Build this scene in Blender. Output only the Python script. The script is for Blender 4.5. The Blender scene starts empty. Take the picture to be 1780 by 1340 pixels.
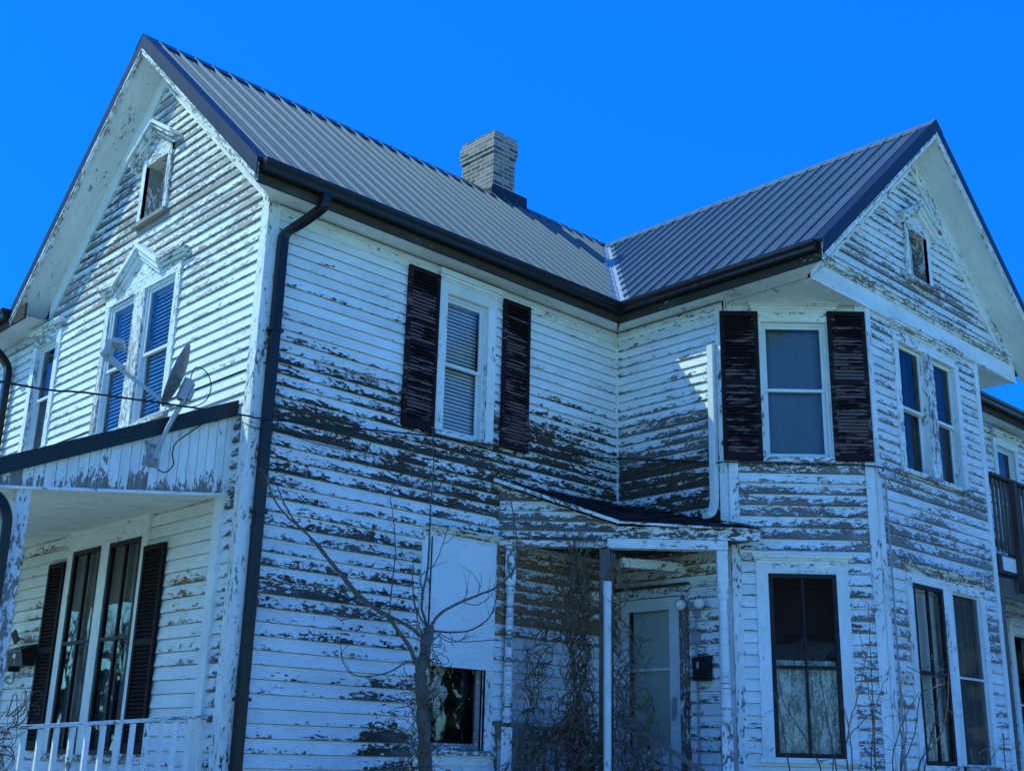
import bpy, math, random
from mathutils import Vector, Matrix
random.seed(7)
C = bpy.context.scene.collection
# ------------------------------------------------------------------ camera
CAM=(-5.3375,-9.0597,1.6001); YAW=.8129; PIT=.3054; ROLL=.0253
Fw=Vector((math.cos(PIT)*math.cos(YAW),math.cos(PIT)*math.sin(YAW),math.sin(PIT)))
Rt=Vector((math.sin(YAW),-math.cos(YAW),0)); Up=Rt.cross(Fw)
R2=Rt*math.cos(ROLL)+Up*math.sin(ROLL); U2=Up*math.cos(ROLL)-Rt*math.sin(ROLL)
cd=bpy.data.cameras.new("camera"); cam=bpy.data.objects.new("camera",cd); C.objects.link(cam)
M=Matrix((R2,U2,-Fw)).transposed().to_4x4(); M.translation=Vector(CAM); cam.matrix_world=M
cd.sensor_width=36; cd.lens=36*2050.6/1780; cd.clip_end=2000; cd.clip_start=.05
bpy.context.scene.camera=cam
# ------------------------------------------------------------------ light
SUNV=Vector((-1,1.03,1.58)).normalized()
w=bpy.data.worlds.new("World"); bpy.context.scene.world=w; w.use_nodes=True
nt=w.node_tree; nt.nodes.clear()
sky=nt.nodes.new('ShaderNodeTexSky'); sky.sky_type='NISHITA'; sky.sun_disc=False
sky.sun_elevation=math.asin(SUNV.z); sky.sun_rotation=math.atan2(SUNV.x,SUNV.y)
sky.air_density=1.0; sky.dust_density=.2; sky.ozone_density=3
mx=nt.nodes.new('ShaderNodeMix'); mx.data_type='RGBA'; mx.blend_type='MIX'; mx.inputs['Factor'].default_value=.45
tint=nt.nodes.new('ShaderNodeMix'); tint.data_type='RGBA'; tint.blend_type='MULTIPLY'; tint.inputs['Factor'].default_value=1
tint.inputs['B'].default_value=(.03,.82,2.0,1)
mx.inputs['B'].default_value=(.08,3.2,21,1)
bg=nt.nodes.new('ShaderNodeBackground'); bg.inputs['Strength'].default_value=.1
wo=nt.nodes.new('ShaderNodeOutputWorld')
nt.links.new(sky.outputs[0],tint.inputs['A']); nt.links.new(tint.outputs['Result'],mx.inputs['A'])
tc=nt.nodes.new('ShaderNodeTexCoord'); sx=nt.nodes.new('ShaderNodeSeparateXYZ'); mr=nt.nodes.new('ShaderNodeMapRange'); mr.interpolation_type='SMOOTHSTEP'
mr.inputs['From Min'].default_value=.25; mr.inputs['From Max'].default_value=.04   # paler air low over the horizon, brightened to add light on the shaded walls
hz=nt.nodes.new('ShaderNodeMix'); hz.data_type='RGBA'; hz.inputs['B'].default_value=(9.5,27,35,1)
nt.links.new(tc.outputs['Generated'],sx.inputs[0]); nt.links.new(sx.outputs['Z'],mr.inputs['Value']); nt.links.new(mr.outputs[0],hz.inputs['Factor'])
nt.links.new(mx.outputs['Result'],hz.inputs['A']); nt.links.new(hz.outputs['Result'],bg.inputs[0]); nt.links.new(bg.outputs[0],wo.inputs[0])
sd=bpy.data.lights.new("sun",'SUN'); sd.energy=4.3; sd.angle=math.radians(.5); sd.color=(.66,.87,.68)
so=bpy.data.objects.new("sun",sd); C.objects.link(so); so.rotation_euler=SUNV.to_track_quat('Z','Y').to_euler()
vs=bpy.context.scene.view_settings; vs.view_transform='Standard'; vs.look='None'; vs.exposure=0; vs.gamma=1
TREE= [(0.056, [(1.59, -0.8, 1.32), (1.57, -0.8, 1.46), (1.52, -0.8, 1.85), (1.48, -0.8, 2.15), (1.46, -0.8, 2.3), (1.51, -0.8, 2.51), (1.53, -0.8, 2.7)]), (0.03, [(1.44, -0.8, 2.3), (1.32, -0.82, 2.49), (1.15, -0.85, 2.62), (1.01, -0.87, 2.73), (0.81, -0.89, 2.8), (0.61, -0.91, 2.89), (0.41, -0.94, 3.04), (0.24, -0.96, 3.16), (0.04, -0.98, 3.31), (-0.15, -1.0, 3.4), (-0.32, -1.03, 3.52), (-0.43, -1.05, 3.69)]), (0.026, [(1.52, -0.8, 2.57), (1.33, -0.78, 2.68), (1.12, -0.77, 2.75), (0.92, -0.75, 2.83), (0.76, -0.73, 2.94), (0.56, -0.72, 3.1), (0.36, -0.7, 3.28), (0.16, -0.68, 3.42), (0.01, -0.67, 3.58), (-0.07, -0.65, 3.73)]), (0.011, [(1.04, -0.85, 2.75), (1.07, -0.83, 3.03), (1.1, -0.81, 3.29), (1.07, -0.79, 3.61), (1.04, -0.77, 3.8), (1.07, -0.75, 3.92)]), (0.02, [(1.52, -0.8, 2.69), (1.5, -0.72, 2.91), (1.61, -0.65, 3.24), (1.68, -0.57, 3.62), (1.74, -0.5, 3.96), (1.81, -0.43, 4.26), (1.84, -0.35, 4.67)]), (0.01, [(1.44, -0.8, 2.99), (1.43, -0.78, 3.14), (1.6, -0.75, 3.27), (1.71, -0.72, 3.44), (1.8, -0.7, 3.67)]), (0.022, [(1.56, -0.8, 2.71), (1.61, -0.84, 2.81), (1.8, -0.88, 2.93), (2.03, -0.91, 3.03), (2.23, -0.95, 3.13), (2.38, -0.99, 3.3), (2.38, -1.03, 3.53), (2.31, -1.06, 3.74), (2.2, -1.1, 4.02)]), (0.015, [(1.57, -0.8, 2.67), (1.76, -0.83, 2.67), (1.99, -0.87, 2.71), (2.17, -0.9, 2.84), (2.22, -0.93, 3.0), (2.21, -0.97, 3.24), (2.17, -1.0, 3.47)]), (0.012, [(1.51, -0.8, 2.69), (1.37, -0.8, 2.85), (1.32, -0.8, 3.06), (1.31, -0.8, 3.28)]), (0.009, [(1.5, -0.8, 2.59), (1.41, -0.8, 2.71), (1.35, -0.8, 2.89), (1.28, -0.8, 2.95)]), (0.014, [(1.43, -0.8, 2.36), (1.33, -0.77, 2.38), (1.18, -0.73, 2.29), (1.0, -0.7, 2.24), (0.84, -0.67, 2.24), (0.76, -0.63, 2.32), (0.73, -0.6, 2.42)]), (0.007, [(0.88, -0.8, 2.79), (0.73, -0.8, 2.72), (0.56, -0.8, 2.66)]), (0.005, [(0.83, -0.8, 2.8), (0.68, -0.8, 2.72), (0.58, -0.8, 2.73)]), (0.008, [(1.65, -0.8, 2.65), (1.88, -0.8, 2.6), (2.12, -0.8, 2.62), (2.38, -0.8, 2.66)]), (0.005, [(2.11, -0.8, 3.05), (2.13, -0.8, 3.13), (2.09, -0.8, 3.18)]), (0.005, [(1.92, -0.8, 2.97), (1.96, -0.8, 3.02), (1.98, -0.8, 3.07)]), (0.005, [(1.91, -0.8, 2.96), (2.1, -0.8, 2.95), (2.25, -0.8, 3.03)]), (0.006, [(1.59, -0.8, 2.66), (1.77, -0.8, 2.59), (1.91, -0.8, 2.61), (2.0, -0.8, 2.69)])]
SHOOT= [[(3.59, -3.7, 1.56), (3.62, -3.7, 1.85), (3.74, -3.7, 2.06), (3.9, -3.7, 2.33), (4.01, -3.7, 2.53), (4.04, -3.7, 2.59)], [(4.56, -3.4, 1.57), (4.56, -3.4, 1.94), (4.58, -3.4, 2.2), (4.58, -3.4, 2.43), (4.59, -3.4, 2.73), (4.61, -3.4, 3.01)], [(4.98, -3.1, 1.56), (5.07, -3.1, 1.95), (5.05, -3.1, 2.23), (5.0, -3.1, 2.42)], [(5.18, -2.8, 1.56), (5.16, -2.8, 1.84), (5.1, -2.8, 2.07), (5.02, -2.8, 2.21)], [(4.03, -3.7, 1.57), (4.07, -3.7, 2.02), (4.17, -3.7, 2.19), (4.28, -3.7, 2.33)], [(5.05, -3.4, 1.57), (5.04, -3.4, 1.84), (5.03, -3.4, 2.07), (5.08, -3.4, 2.24), (5.21, -3.4, 2.47), (5.24, -3.4, 2.52), (5.33, -3.4, 2.65), (5.38, -3.4, 2.71), (5.35, -3.4, 2.76)], [(5.53, -3.1, 1.57), (5.7, -3.1, 1.74), (5.89, -3.1, 1.98), (6.04, -3.1, 2.31), (6.41, -3.1, 2.39), (6.64, -3.1, 2.47)], [(6.57, -2.8, 1.57), (6.88, -2.8, 2.08), (6.97, -2.8, 2.28), (7.05, -2.8, 2.53), (7.06, -2.8, 2.66), (7.11, -2.8, 2.91)], [(4.75, -3.7, 1.57), (5.14, -3.7, 1.84), (5.35, -3.7, 2.08), (5.45, -3.7, 2.38), (5.48, -3.7, 2.77)], [(5.24, -3.4, 2.51), (5.43, -3.4, 2.48), (5.55, -3.4, 2.4), (5.68, -3.4, 2.33), (5.66, -3.4, 2.25), (5.57, -3.4, 2.17), (5.62, -3.4, 2.11), (5.72, -3.4, 2.11), (5.78, -3.4, 2.17)], [(6.32, -3.1, 2.71), (6.39, -3.1, 2.63), (6.47, -3.1, 2.59), (6.63, -3.1, 2.57)], [(6.73, -2.8, 2.49), (6.96, -2.8, 2.55), (7.26, -2.8, 2.6)], [(4.47, -3.7, 2.61), (4.68, -3.7, 2.61), (4.73, -3.7, 2.6)], [(6.69, -3.4, 1.59), (6.83, -3.4, 1.71), (7.0, -3.4, 1.82), (7.16, -3.4, 1.86), (7.36, -3.4, 1.84), (7.56, -3.4, 1.76)], [(7.0, -3.1, 1.81), (7.04, -3.1, 1.69), (7.12, -3.1, 1.58)], [(7.82, -2.8, 1.77), (8.1, -2.8, 1.85), (8.24, -2.8, 1.81)], [(6.47, -3.7, 1.94), (6.46, -3.7, 1.76), (6.47, -3.7, 1.59)], [(3.21, -3.4, 1.55), (3.16, -3.4, 1.79), (3.1, -3.4, 2.01), (3.02, -3.4, 2.19)], [(4.14, -3.1, 1.55), (4.03, -3.1, 1.7), (3.83, -3.1, 1.91), (3.61, -3.1, 2.12), (3.54, -3.1, 2.44)], [(4.88, -2.8, 1.55), (4.79, -2.8, 1.94), (4.71, -2.8, 2.29), (4.71, -2.8, 2.53)], [(4.43, -3.7, 1.57), (4.56, -3.7, 1.83), (4.58, -3.7, 2.09), (4.52, -3.7, 2.33)], [(4.84, -3.4, 1.57), (5.04, -3.4, 1.95), (5.43, -3.4, 2.29)], [(4.33, -3.1, 1.56), (4.62, -3.1, 1.85), (5.05, -3.1, 2.07)]]
CAB1= [(-2.32, -0.3, 4.19), (-1.62, -0.22, 4.28), (-0.86, -0.18, 4.36), (-0.14, -0.14, 4.43), (0.04, -0.13, 4.44), (0.97, -0.1, 4.56), (2.01, -0.09, 4.69), (3.01, -0.08, 4.78), (4.84, -0.07, 4.99)]
CAB2= [(-0.112, 4.392), (0.039, 4.37), (0.28, 4.393), (0.663, 4.361), (1.059, 4.371), (1.294, 4.44), (1.323, 4.521), (1.25, 4.564)]
CAB3= [(2.082, 5.073), (2.119, 4.712), (2.148, 4.475), (2.159, 4.147)]
# ------------------------------------------------------------------ dimensions (metres)
W=5.0; HR=9.4234; HE=6.8065; OG=.377; OE=.327; XI=4.9986; YW=2.7164; CH=1.1128; HS=6.5945; WW=4.9762; OG2=.411; HR2=9.3548
XR=XI+WW/2; K1=(HR-HE)/(W/2+OE); K2=(HR2-HE)/(WW/2+OE); S2=2**.5
# ------------------------------------------------------------------ materials
def newmat(n):
    m=bpy.data.materials.new(n); m.use_nodes=True; t=m.node_tree; t.nodes.clear()
    o=t.nodes.new('ShaderNodeOutputMaterial'); b=t.nodes.new('ShaderNodeBsdfPrincipled'); t.links.new(b.outputs[0],o.inputs[0])
    return m,t,b
class NG:
    def __init__(s,t): s.t=t
    def n(s,ty,**k):
        x=s.t.nodes.new(ty)
        for a,b in k.items(): setattr(x,a,b)
        return x
    def put(s,sock,v):
        if isinstance(v,(int,float)): sock.default_value=v
        elif isinstance(v,tuple): sock.default_value=v if len(v)==4 or sock.type=='VECTOR' else v+(1,)
        else: s.t.links.new(v,sock)
    def math(s,op,a,b=0,c=None,clamp=False):
        x=s.n('ShaderNodeMath',operation=op,use_clamp=clamp); s.put(x.inputs[0],a); s.put(x.inputs[1],b)
        if c is not None: s.put(x.inputs[2],c)
        return x.outputs[0]
    def mix(s,f,a,b,bt='MIX'):
        x=s.n('ShaderNodeMix',data_type='RGBA',blend_type=bt); s.put(x.inputs['Factor'],f); s.put(x.inputs['A'],a); s.put(x.inputs['B'],b)
        return x.outputs['Result']
    def noise(s,vec,sc,det=2,ro=.5,dim='3D'):
        x=s.n('ShaderNodeTexNoise',noise_dimensions=dim); s.put(x.inputs['Vector'],vec); x.inputs['Scale'].default_value=sc
        x.inputs['Detail'].default_value=det; x.inputs['Roughness'].default_value=ro
        return x.outputs['Fac']
    def map(s,vec,scale=(1,1,1),loc=(0,0,0)):
        x=s.n('ShaderNodeMapping'); s.put(x.inputs['Vector'],vec); x.inputs['Scale'].default_value=scale; x.inputs['Location'].default_value=loc
        return x.outputs[0]
    def step(s,v,a,b):
        x=s.n('ShaderNodeMapRange',clamp=True); s.put(x.inputs['Value'],v); x.inputs['From Min'].default_value=a; x.inputs['From Max'].default_value=b
        return x.outputs[0]
    def bump(s,h,st,dist=.01):
        x=s.n('ShaderNodeBump'); s.put(x.inputs['Height'],h); x.inputs['Strength'].default_value=st; x.inputs['Distance'].default_value=dist
        return x.outputs[0]
def paint_mat():
    m,t,b=newmat('peeling_paint'); g=NG(t)
    uv=g.n('ShaderNodeUVMap',uv_map='UVMap').outputs[0]
    at=g.n('ShaderNodeAttribute',attribute_name='wear'); sep=g.n('ShaderNodeSeparateColor'); t.links.new(at.outputs['Color'],sep.inputs[0])
    sev,bf,br=sep.outputs; dark=at.outputs['Alpha']
    cx=g.n('ShaderNodeCombineXYZ'); g.put(cx.inputs[2],g.math('MULTIPLY',br,37.))
    off=g.n('ShaderNodeVectorMath',operation='ADD'); g.put(off.inputs[0],uv); g.put(off.inputs[1],cx.outputs[0])
    v=off.outputs[0]
    n1=g.noise(g.map(v,(8,25,1)),1,8,.68)
    n2=g.noise(g.map(v,(1.7,3.4,1.)),1,4,.6)
    vr=g.n('ShaderNodeTexVoronoi'); wv=g.n('ShaderNodeVectorMath',operation='ADD'); g.put(wv.inputs[0],g.map(v,(30,60,1))); jn=g.n('ShaderNodeTexNoise'); g.put(jn.inputs['Vector'],g.map(v,(60,90,1))); jn.inputs['Scale'].default_value=1; g.put(wv.inputs[1],jn.outputs['Color']); g.put(vr.inputs['Vector'],wv.outputs[0]); vr.inputs['Scale'].default_value=1
    vs_=g.n('ShaderNodeSeparateColor'); t.links.new(vr.outputs['Color'],vs_.inputs[0])
    val=g.math('ADD',g.math('MULTIPLY',n1,.56),g.math('MULTIPLY',n2,.40)); val=g.math('ADD',val,g.math('MULTIPLY',g.math('SUBTRACT',vs_.outputs[0],.5),.13)); val=g.math('ADD',val,g.math('ADD',-.035,g.math('MULTIPLY',br,.11)))
    bias=g.math('MULTIPLY',g.math('SUBTRACT',.5,bf),.17)
    val=g.math('ADD',val,bias)
    val=g.math('ADD',val,g.math('MULTIPLY',sev,.37))
    peel=g.step(val,.672,.682)
    rim=g.math('SUBTRACT',g.step(val,.655,.672),peel,clamp=True)
    n3=g.noise(g.map(v,(46,9,1)),1,3,.7)
    crack=g.step(g.math('ADD',n3,g.math('MULTIPLY',sev,.17)),.735,.76)
    n4=g.noise(g.map(v,(11,40,1)),1,4,.7)
    speck=g.step(g.math('ADD',n4,g.math('MULTIPLY',sev,.2)),.735,.75)
    mask=g.math('MAXIMUM',peel,g.math('MULTIPLY',g.math('MAXIMUM',crack,speck),.8))
    dirt=g.noise(g.map(v,(.9,2.6,1)),1,6,.65)
    fine=g.noise(g.map(v,(9,30,1)),1,4,.6)
    pc=g.mix(g.step(dirt,.42,.75),(.84,.83,.80),(.64,.63,.59))
    pc=g.mix(g.step(fine,.5,.8),pc,(.66,.64,.59))
    pc=g.mix(g.math('MULTIPLY',rim,.5),pc,(.86,.86,.83))
    st=g.noise(g.map(v,(1.6,70,1)),1,5,.7); st2=g.noise(g.map(v,(2,6,1)),1,3,.5)
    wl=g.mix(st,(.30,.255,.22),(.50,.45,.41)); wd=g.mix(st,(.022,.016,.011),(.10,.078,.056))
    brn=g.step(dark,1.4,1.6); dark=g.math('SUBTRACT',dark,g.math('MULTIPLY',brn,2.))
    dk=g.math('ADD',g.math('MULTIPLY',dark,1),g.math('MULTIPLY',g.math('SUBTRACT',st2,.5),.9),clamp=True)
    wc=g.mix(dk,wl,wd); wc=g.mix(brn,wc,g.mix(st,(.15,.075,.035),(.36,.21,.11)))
    col=g.mix(mask,pc,wc)
    g.put(b.inputs['Base Color'],col); b.inputs['Roughness'].default_value=.75
    b.inputs['Specular IOR Level'].default_value=.1
    h=g.math('ADD',g.math('MULTIPLY',mask,-1),g.math('MULTIPLY',st,.25)); h=g.math('ADD',h,g.math('MULTIPLY',rim,.5))
    g.put(b.inputs['Normal'],g.bump(h,.9,.006))
    return m
PAINT=paint_mat()
def simple(n,col,rough=.6,metal=0,spec=.5,var=None,sc=6,bump=0,bsc=40,stretch=(1,1,1),coat=0):
    m,t,b=newmat(n); g=NG(t); b.inputs['Roughness'].default_value=rough; b.inputs['Metallic'].default_value=metal
    b.inputs['Specular IOR Level'].default_value=spec
    oc=g.n('ShaderNodeTexCoord').outputs['Object']; vec=g.map(oc,stretch)
    if var: 
        f=g.noise(vec,sc,6,.65); g.put(b.inputs['Base Color'],g.mix(g.step(f,.3,.7),col,var))
        g.put(b.inputs['Roughness'],g.math('ADD',rough-.08,g.math('MULTIPLY',f,.16)))
    else: b.inputs['Base Color'].default_value=col+(1,)
    if bump: g.put(b.inputs['Normal'],g.bump(g.noise(vec,bsc,5,.6),bump,.01))
    b.inputs['Coat Weight'].default_value=coat
    return m
ROOFM=simple('charcoal_roof_metal',(.088,.125,.155),.6,0,.22,(.112,.152,.182),1.3,.12,1.6)
TRIMM=simple('black_trim_metal',(.010,.014,.016),.45,0,.28,(.015,.019,.021),3)
GUTM=simple('black_gutter_metal',(.008,.008,.009),.35,0,.3,(.014,.014,.015),4)
GALV=simple('valley_metal',(.30,.33,.34),.5,.1,.4,(.38,.41,.42),6)
WHITEM=simple('white_downspout',(.72,.72,.70),.4,0,.5,(.62,.62,.6),5)
VINYL=simple('white_vinyl',(.74,.74,.73),.4,0,.4,(.66,.66,.64),7)
SASHB=simple('black_storm_frame',(.009,.007,.007),.55,0,.2,(.045,.03,.026),16)
BLIND=simple('blind_slat',(.80,.79,.76),.55,0,.3,(.72,.71,.68),5)
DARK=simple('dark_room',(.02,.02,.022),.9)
SCREEN=simple('insect_screen',(.05,.052,.055),.8,0,.2,(.07,.07,.075),60)
PLASB=simple('black_plastic',(.009,.008,.009),.45,0,.3,(.014,.013,.013),12)
PLASG=simple('grey_plastic',(.30,.31,.32),.5,0,.4,(.24,.25,.26),14)
DISHM=simple('dish_grey',(.075,.078,.085),.5,0,.4,(.22,.23,.24),9)
ARMM=simple('painted_steel_arm',(.42,.43,.43),.45,.1,.5,(.34,.35,.35),12)
WIRE=simple('black_cable',(.01,.01,.011),.6)
RAW=simple('weathered_wood',(.10,.085,.07),.85,0,.2,(.20,.17,.15),9,.5,30,(6,6,.8))
DECKW=simple('dark_deck_wood',(.045,.035,.03),.8,0,.2,(.11,.08,.065),7,.5,26,(5,5,.8))
BARK=simple('bark',(.085,.07,.06),.9,0,.2,(.17,.145,.125),22,.9,60,(1,1,.35))
BARKL=simple('pale_twig_bark',(.30,.27,.24),.85,0,.2,(.16,.13,.11),16)
TWIG=simple('dark_twig_bark',(.06,.045,.04),.85,0,.2,(.13,.10,.085),18)
VINEM=simple('vine_stem',(.05,.034,.022),.9,0,.1,(.25,.18,.12),9)
BOARD=simple('white_board',(.80,.81,.80),.6,0,.3,(.71,.72,.71),2.0,.05,1.5)
LENS=simple('lamp_lens',(.55,.55,.52),.12,0,.8,(.75,.75,.7),30)
PVC=simple('white_pipe',(.72,.73,.72),.45,0,.4,(.6,.6,.58),8)
FLOORM=simple('grey_porch_floor',(.22,.22,.22),.7,0,.3,(.30,.30,.29),5)
def shutter_mat():
    m,t,b=newmat('worn_black_shutter'); g=NG(t)
    oc=g.n('ShaderNodeTexCoord').outputs['Object']
    n1=g.noise(g.map(oc,(5,5,34)),1,7,.7); n2=g.noise(oc,1.7,3,.5)
    at=g.n('ShaderNodeAttribute',attribute_name='wear'); sep=g.n('ShaderNodeSeparateColor'); t.links.new(at.outputs['Color'],sep.inputs[0])
    v=g.math('ADD',g.math('ADD',g.math('MULTIPLY',n1,.65),g.math('MULTIPLY',n2,.35)),g.math('MULTIPLY',sep.outputs[0],.3))
    k=g.step(v,.655,.675)
    c=g.mix(n1,(.010,.005,.006),(.024,.013,.014)); wcol=g.mix(n2,(.26,.16,.14),(.14,.09,.08))
    g.put(b.inputs['Base Color'],g.mix(k,c,wcol)); b.inputs['Roughness'].default_value=.65; b.inputs['Specular IOR Level'].default_value=.12
    g.put(b.inputs['Normal'],g.bump(g.math('MULTIPLY',k,-1),.4,.003)); return m
SHUT=shutter_mat()
def shingle_mat():
    m,t,b=newmat('old_shingles'); g=NG(t); uv=g.n('ShaderNodeUVMap',uv_map='UVMap').outputs[0]
    br=g.n('ShaderNodeTexBrick'); g.put(br.inputs['Vector'],uv); br.inputs['Scale'].default_value=1; br.inputs['Brick Width'].default_value=.22; br.inputs['Row Height'].default_value=.12
    br.inputs['Mortar Size'].default_value=.006; br.inputs['Color1'].default_value=(.085,.05,.042,1); br.inputs['Color2'].default_value=(.04,.026,.024,1); br.inputs['Mortar'].default_value=(.004,.004,.004,1)
    n=g.noise(g.map(uv,(9,30,1)),1,6,.7)
    c=g.mix(g.step(n,.58,.66),br.outputs[0],(.20,.17,.16)); g.put(b.inputs['Base Color'],c); b.inputs['Roughness'].default_value=.85
    g.put(b.inputs['Normal'],g.bump(g.math('ADD',n,br.outputs['Fac']),.9,.02)); return m
SHING=shingle_mat()
def brick_mat():
    m,t,b=newmat('weathered_brick'); g=NG(t); uv=g.n('ShaderNodeUVMap',uv_map='UVMap').outputs[0]
    jit=g.n('ShaderNodeTexNoise'); g.put(jit.inputs['Vector'],uv); jit.inputs['Scale'].default_value=14
    mv=g.n('ShaderNodeVectorMath',operation='MULTIPLY_ADD'); g.put(mv.inputs[0],jit.outputs['Color']); mv.inputs[1].default_value=(.012,.012,0); g.put(mv.inputs[2],uv)
    br=g.n('ShaderNodeTexBrick'); g.put(br.inputs['Vector'],mv.outputs[0]); br.inputs['Scale'].default_value=1; br.inputs['Brick Width'].default_value=.205; br.inputs['Row Height'].default_value=.068
    br.inputs['Mortar Size'].default_value=.007; br.inputs['Mortar Smooth'].default_value=.2; br.inputs['Bias'].default_value=0
    br.inputs['Color1'].default_value=(.09,.055,.045,1); br.inputs['Color2'].default_value=(.33,.23,.185,1); br.inputs['Mortar'].default_value=(.46,.44,.40,1)
    n=g.noise(uv,9,7,.7); n2=g.noise(uv,45,4,.7)
    c=g.mix(g.math('MULTIPLY',g.step(n,.5,.75),.35),br.outputs[0],(.36,.32,.29)); c=g.mix(g.step(n2,.62,.7),c,(.06,.05,.045))
    g.put(b.inputs['Base Color'],c); b.inputs['Roughness'].default_value=.9
    g.put(b.inputs['Normal'],g.bump(g.math('SUBTRACT',g.math('MULTIPLY',n2,.4),br.outputs['Fac']),.8,.01)); return m
BRICK=brick_mat()
def glass_mat(n,tintc=(.93,.95,.94),rough=.02,wav=.010,ior=1.5):
    m=bpy.data.materials.new(n); m.use_nodes=True; t=m.node_tree; t.nodes.clear(); g=NG(t)
    o=g.n('ShaderNodeOutputMaterial'); mxs=g.n('ShaderNodeMixShader'); tr=g.n('ShaderNodeBsdfTransparent'); gl=g.n('ShaderNodeBsdfGlossy')
    tr.inputs[0].default_value=tintc+(1,); gl.inputs['Roughness'].default_value=rough; gl.inputs['Color'].default_value=(1,1,1,1)
    fr=g.n('ShaderNodeFresnel'); fr.inputs['IOR'].default_value=ior
    oc=g.n('ShaderNodeTexCoord').outputs['Object']; bp=g.bump(g.noise(oc,2.2,2,.5),wav,.25)
    g.put(gl.inputs['Normal'],bp)
    t.links.new(fr.outputs[0],mxs.inputs[0]); t.links.new(tr.outputs[0],mxs.inputs[1]); t.links.new(gl.outputs[0],mxs.inputs[2]); t.links.new(mxs.outputs[0],o.inputs[0])
    return m
GLASS=glass_mat('window_glass'); GLASSD=glass_mat('dusty_screened_glass',(.45,.47,.48),.12,.01,1.34)
def curtain_mat(n,c,c2):
    m,t,b=newmat(n); g=NG(t); oc=g.n('ShaderNodeTexCoord').outputs['Object']
    f=g.noise(g.map(oc,(9,9,1.2)),1,4,.6); g.put(b.inputs['Base Color'],g.mix(f,c,c2)); b.inputs['Roughness'].default_value=.9; return m
def lace_mat():
    m,t,b=newmat('lace_curtain'); g=NG(t); oc=g.n('ShaderNodeTexCoord').outputs['Object']
    f=g.noise(g.map(oc,(16,16,5)),1,6,.75); f2=g.noise(oc,38,4,.7)
    k=g.step(g.math('ADD',g.math('MULTIPLY',f,.6),g.math('MULTIPLY',f2,.4)),.44,.56)
    g.put(b.inputs['Base Color'],g.mix(k,(.22,.25,.22),(.88,.90,.84))); b.inputs['Roughness'].default_value=.9; return m
CURT=lace_mat()
CURTG=curtain_mat('grey_curtain',(.16,.17,.17),(.08,.085,.09))
CURTB=curtain_mat('blue_sheer_curtain',(.19,.25,.28),(.14,.19,.215))
CURTD=curtain_mat('pale_door_curtain',(.78,.82,.76),(.68,.72,.68))
def ground_mat():
    m,t,b=newmat('dry_lawn'); g=NG(t); oc=g.n('ShaderNodeTexCoord').outputs['Object']
    f=g.noise(oc,.4,8,.7); f2=g.noise(oc,9,6,.7)
    c=g.mix(g.step(f,.35,.65),(.37,.41,.23),(.44,.44,.30)); c=g.mix(g.step(f2,.4,.7),c,(.29,.33,.18))
    g.put(b.inputs['Base Color'],c); b.inputs['Roughness'].default_value=.95; g.put(b.inputs['Normal'],g.bump(f2,.7,.05)); return m
GRD=ground_mat()
# ------------------------------------------------------------------ mesh builder
class MB:
    def __init__(s): s.v=[]; s.f=[]; s.uv=[]; s.w=[]
    def face(s,pts,uvs=None,wear=None):
        i=len(s.v); s.v+= [tuple(p) for p in pts]; s.f.append(tuple(range(i,i+len(pts))))
        if uvs is None:
            a=Vector(pts[0]); n=(Vector(pts[1])-a).cross(Vector(pts[2])-a)
            if n.length>0: n.normalize()
            if abs(n.z)>.7: uvs=[(p[0],p[1]) for p in pts]
            elif abs(n.y)>=abs(n.x): uvs=[(p[0],p[2]) for p in pts]
            else: uvs=[(p[1],p[2]) for p in pts]
        s.uv+=list(uvs)
        if wear is None: wear=(.2,.5,.3,.4)
        s.w+= list(wear) if isinstance(wear,list) else [wear]*len(pts)
    def grid(s,rows,wear=None,closed=False):
        i=len(s.v); n=len(rows[0])
        for r in rows: s.v+=[tuple(p) for p in r]
        for a in range(len(rows)-1):
            for b in range(n if closed else n-1):
                c=(b+1)%n; s.f.append((i+a*n+b,i+a*n+c,i+(a+1)*n+c,i+(a+1)*n+b))
                for (aa,bb) in ((a,b),(a,c),(a+1,c),(a+1,b)):
                    p=rows[aa][bb]; s.uv.append((p[0]+p[1],p[2]))
                s.w+=[wear or (.2,.5,.3,.4)]*4
    def build(s,name,mat,parent=None,smooth=False):
        me=bpy.data.meshes.new(name); me.from_pydata(s.v,[],s.f); me.materials.append(mat)
        ul=me.uv_layers.new(name='UVMap'); fl=[c for p in s.uv for c in p]; ul.data.foreach_set('uv',fl)
        ca=me.color_attributes.new(name='wear',type='FLOAT_COLOR',domain='CORNER'); ca.data.foreach_set('color',[c for p in s.w for c in p])
        if smooth: me.polygons.foreach_set('use_smooth',[True]*len(me.polygons))
        o=bpy.data.objects.new(name,me); C.objects.link(o)
        if parent: o.parent=parent
        return o
class Fr:
    def __init__(s,o,u,n): s.o=Vector((o[0],o[1],0)); s.u=Vector((u[0],u[1],0)).normalized(); s.n=Vector((n[0],n[1],0)).normalized()
    def p(s,u,n,z): return s.o+s.u*u+s.n*n+Vector((0,0,z))
Side=Fr((0,0),(1,0),(0,-1)); Gab=Fr((0,0),(0,1),(-1,0)); Wing=Fr((XI,0),(0,-1),(-1,0))
Cham=Fr((XI,-YW+CH),(1,-1),(-1,-1)); Front=Fr((0,-YW),(1,0),(0,-1)); ChamR=Fr((XI+WW-CH,-YW),(1,1),(1,-1)); RightW=Fr((XI+WW,0),(0,1),(1,0))
Rear=Fr((0,-1.5),(1,0),(0,-1)); Ident=Fr((0,0),(1,0),(0,-1))
def rw(sev,dark): return (sev,.5,random.random(),dark)
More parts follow.
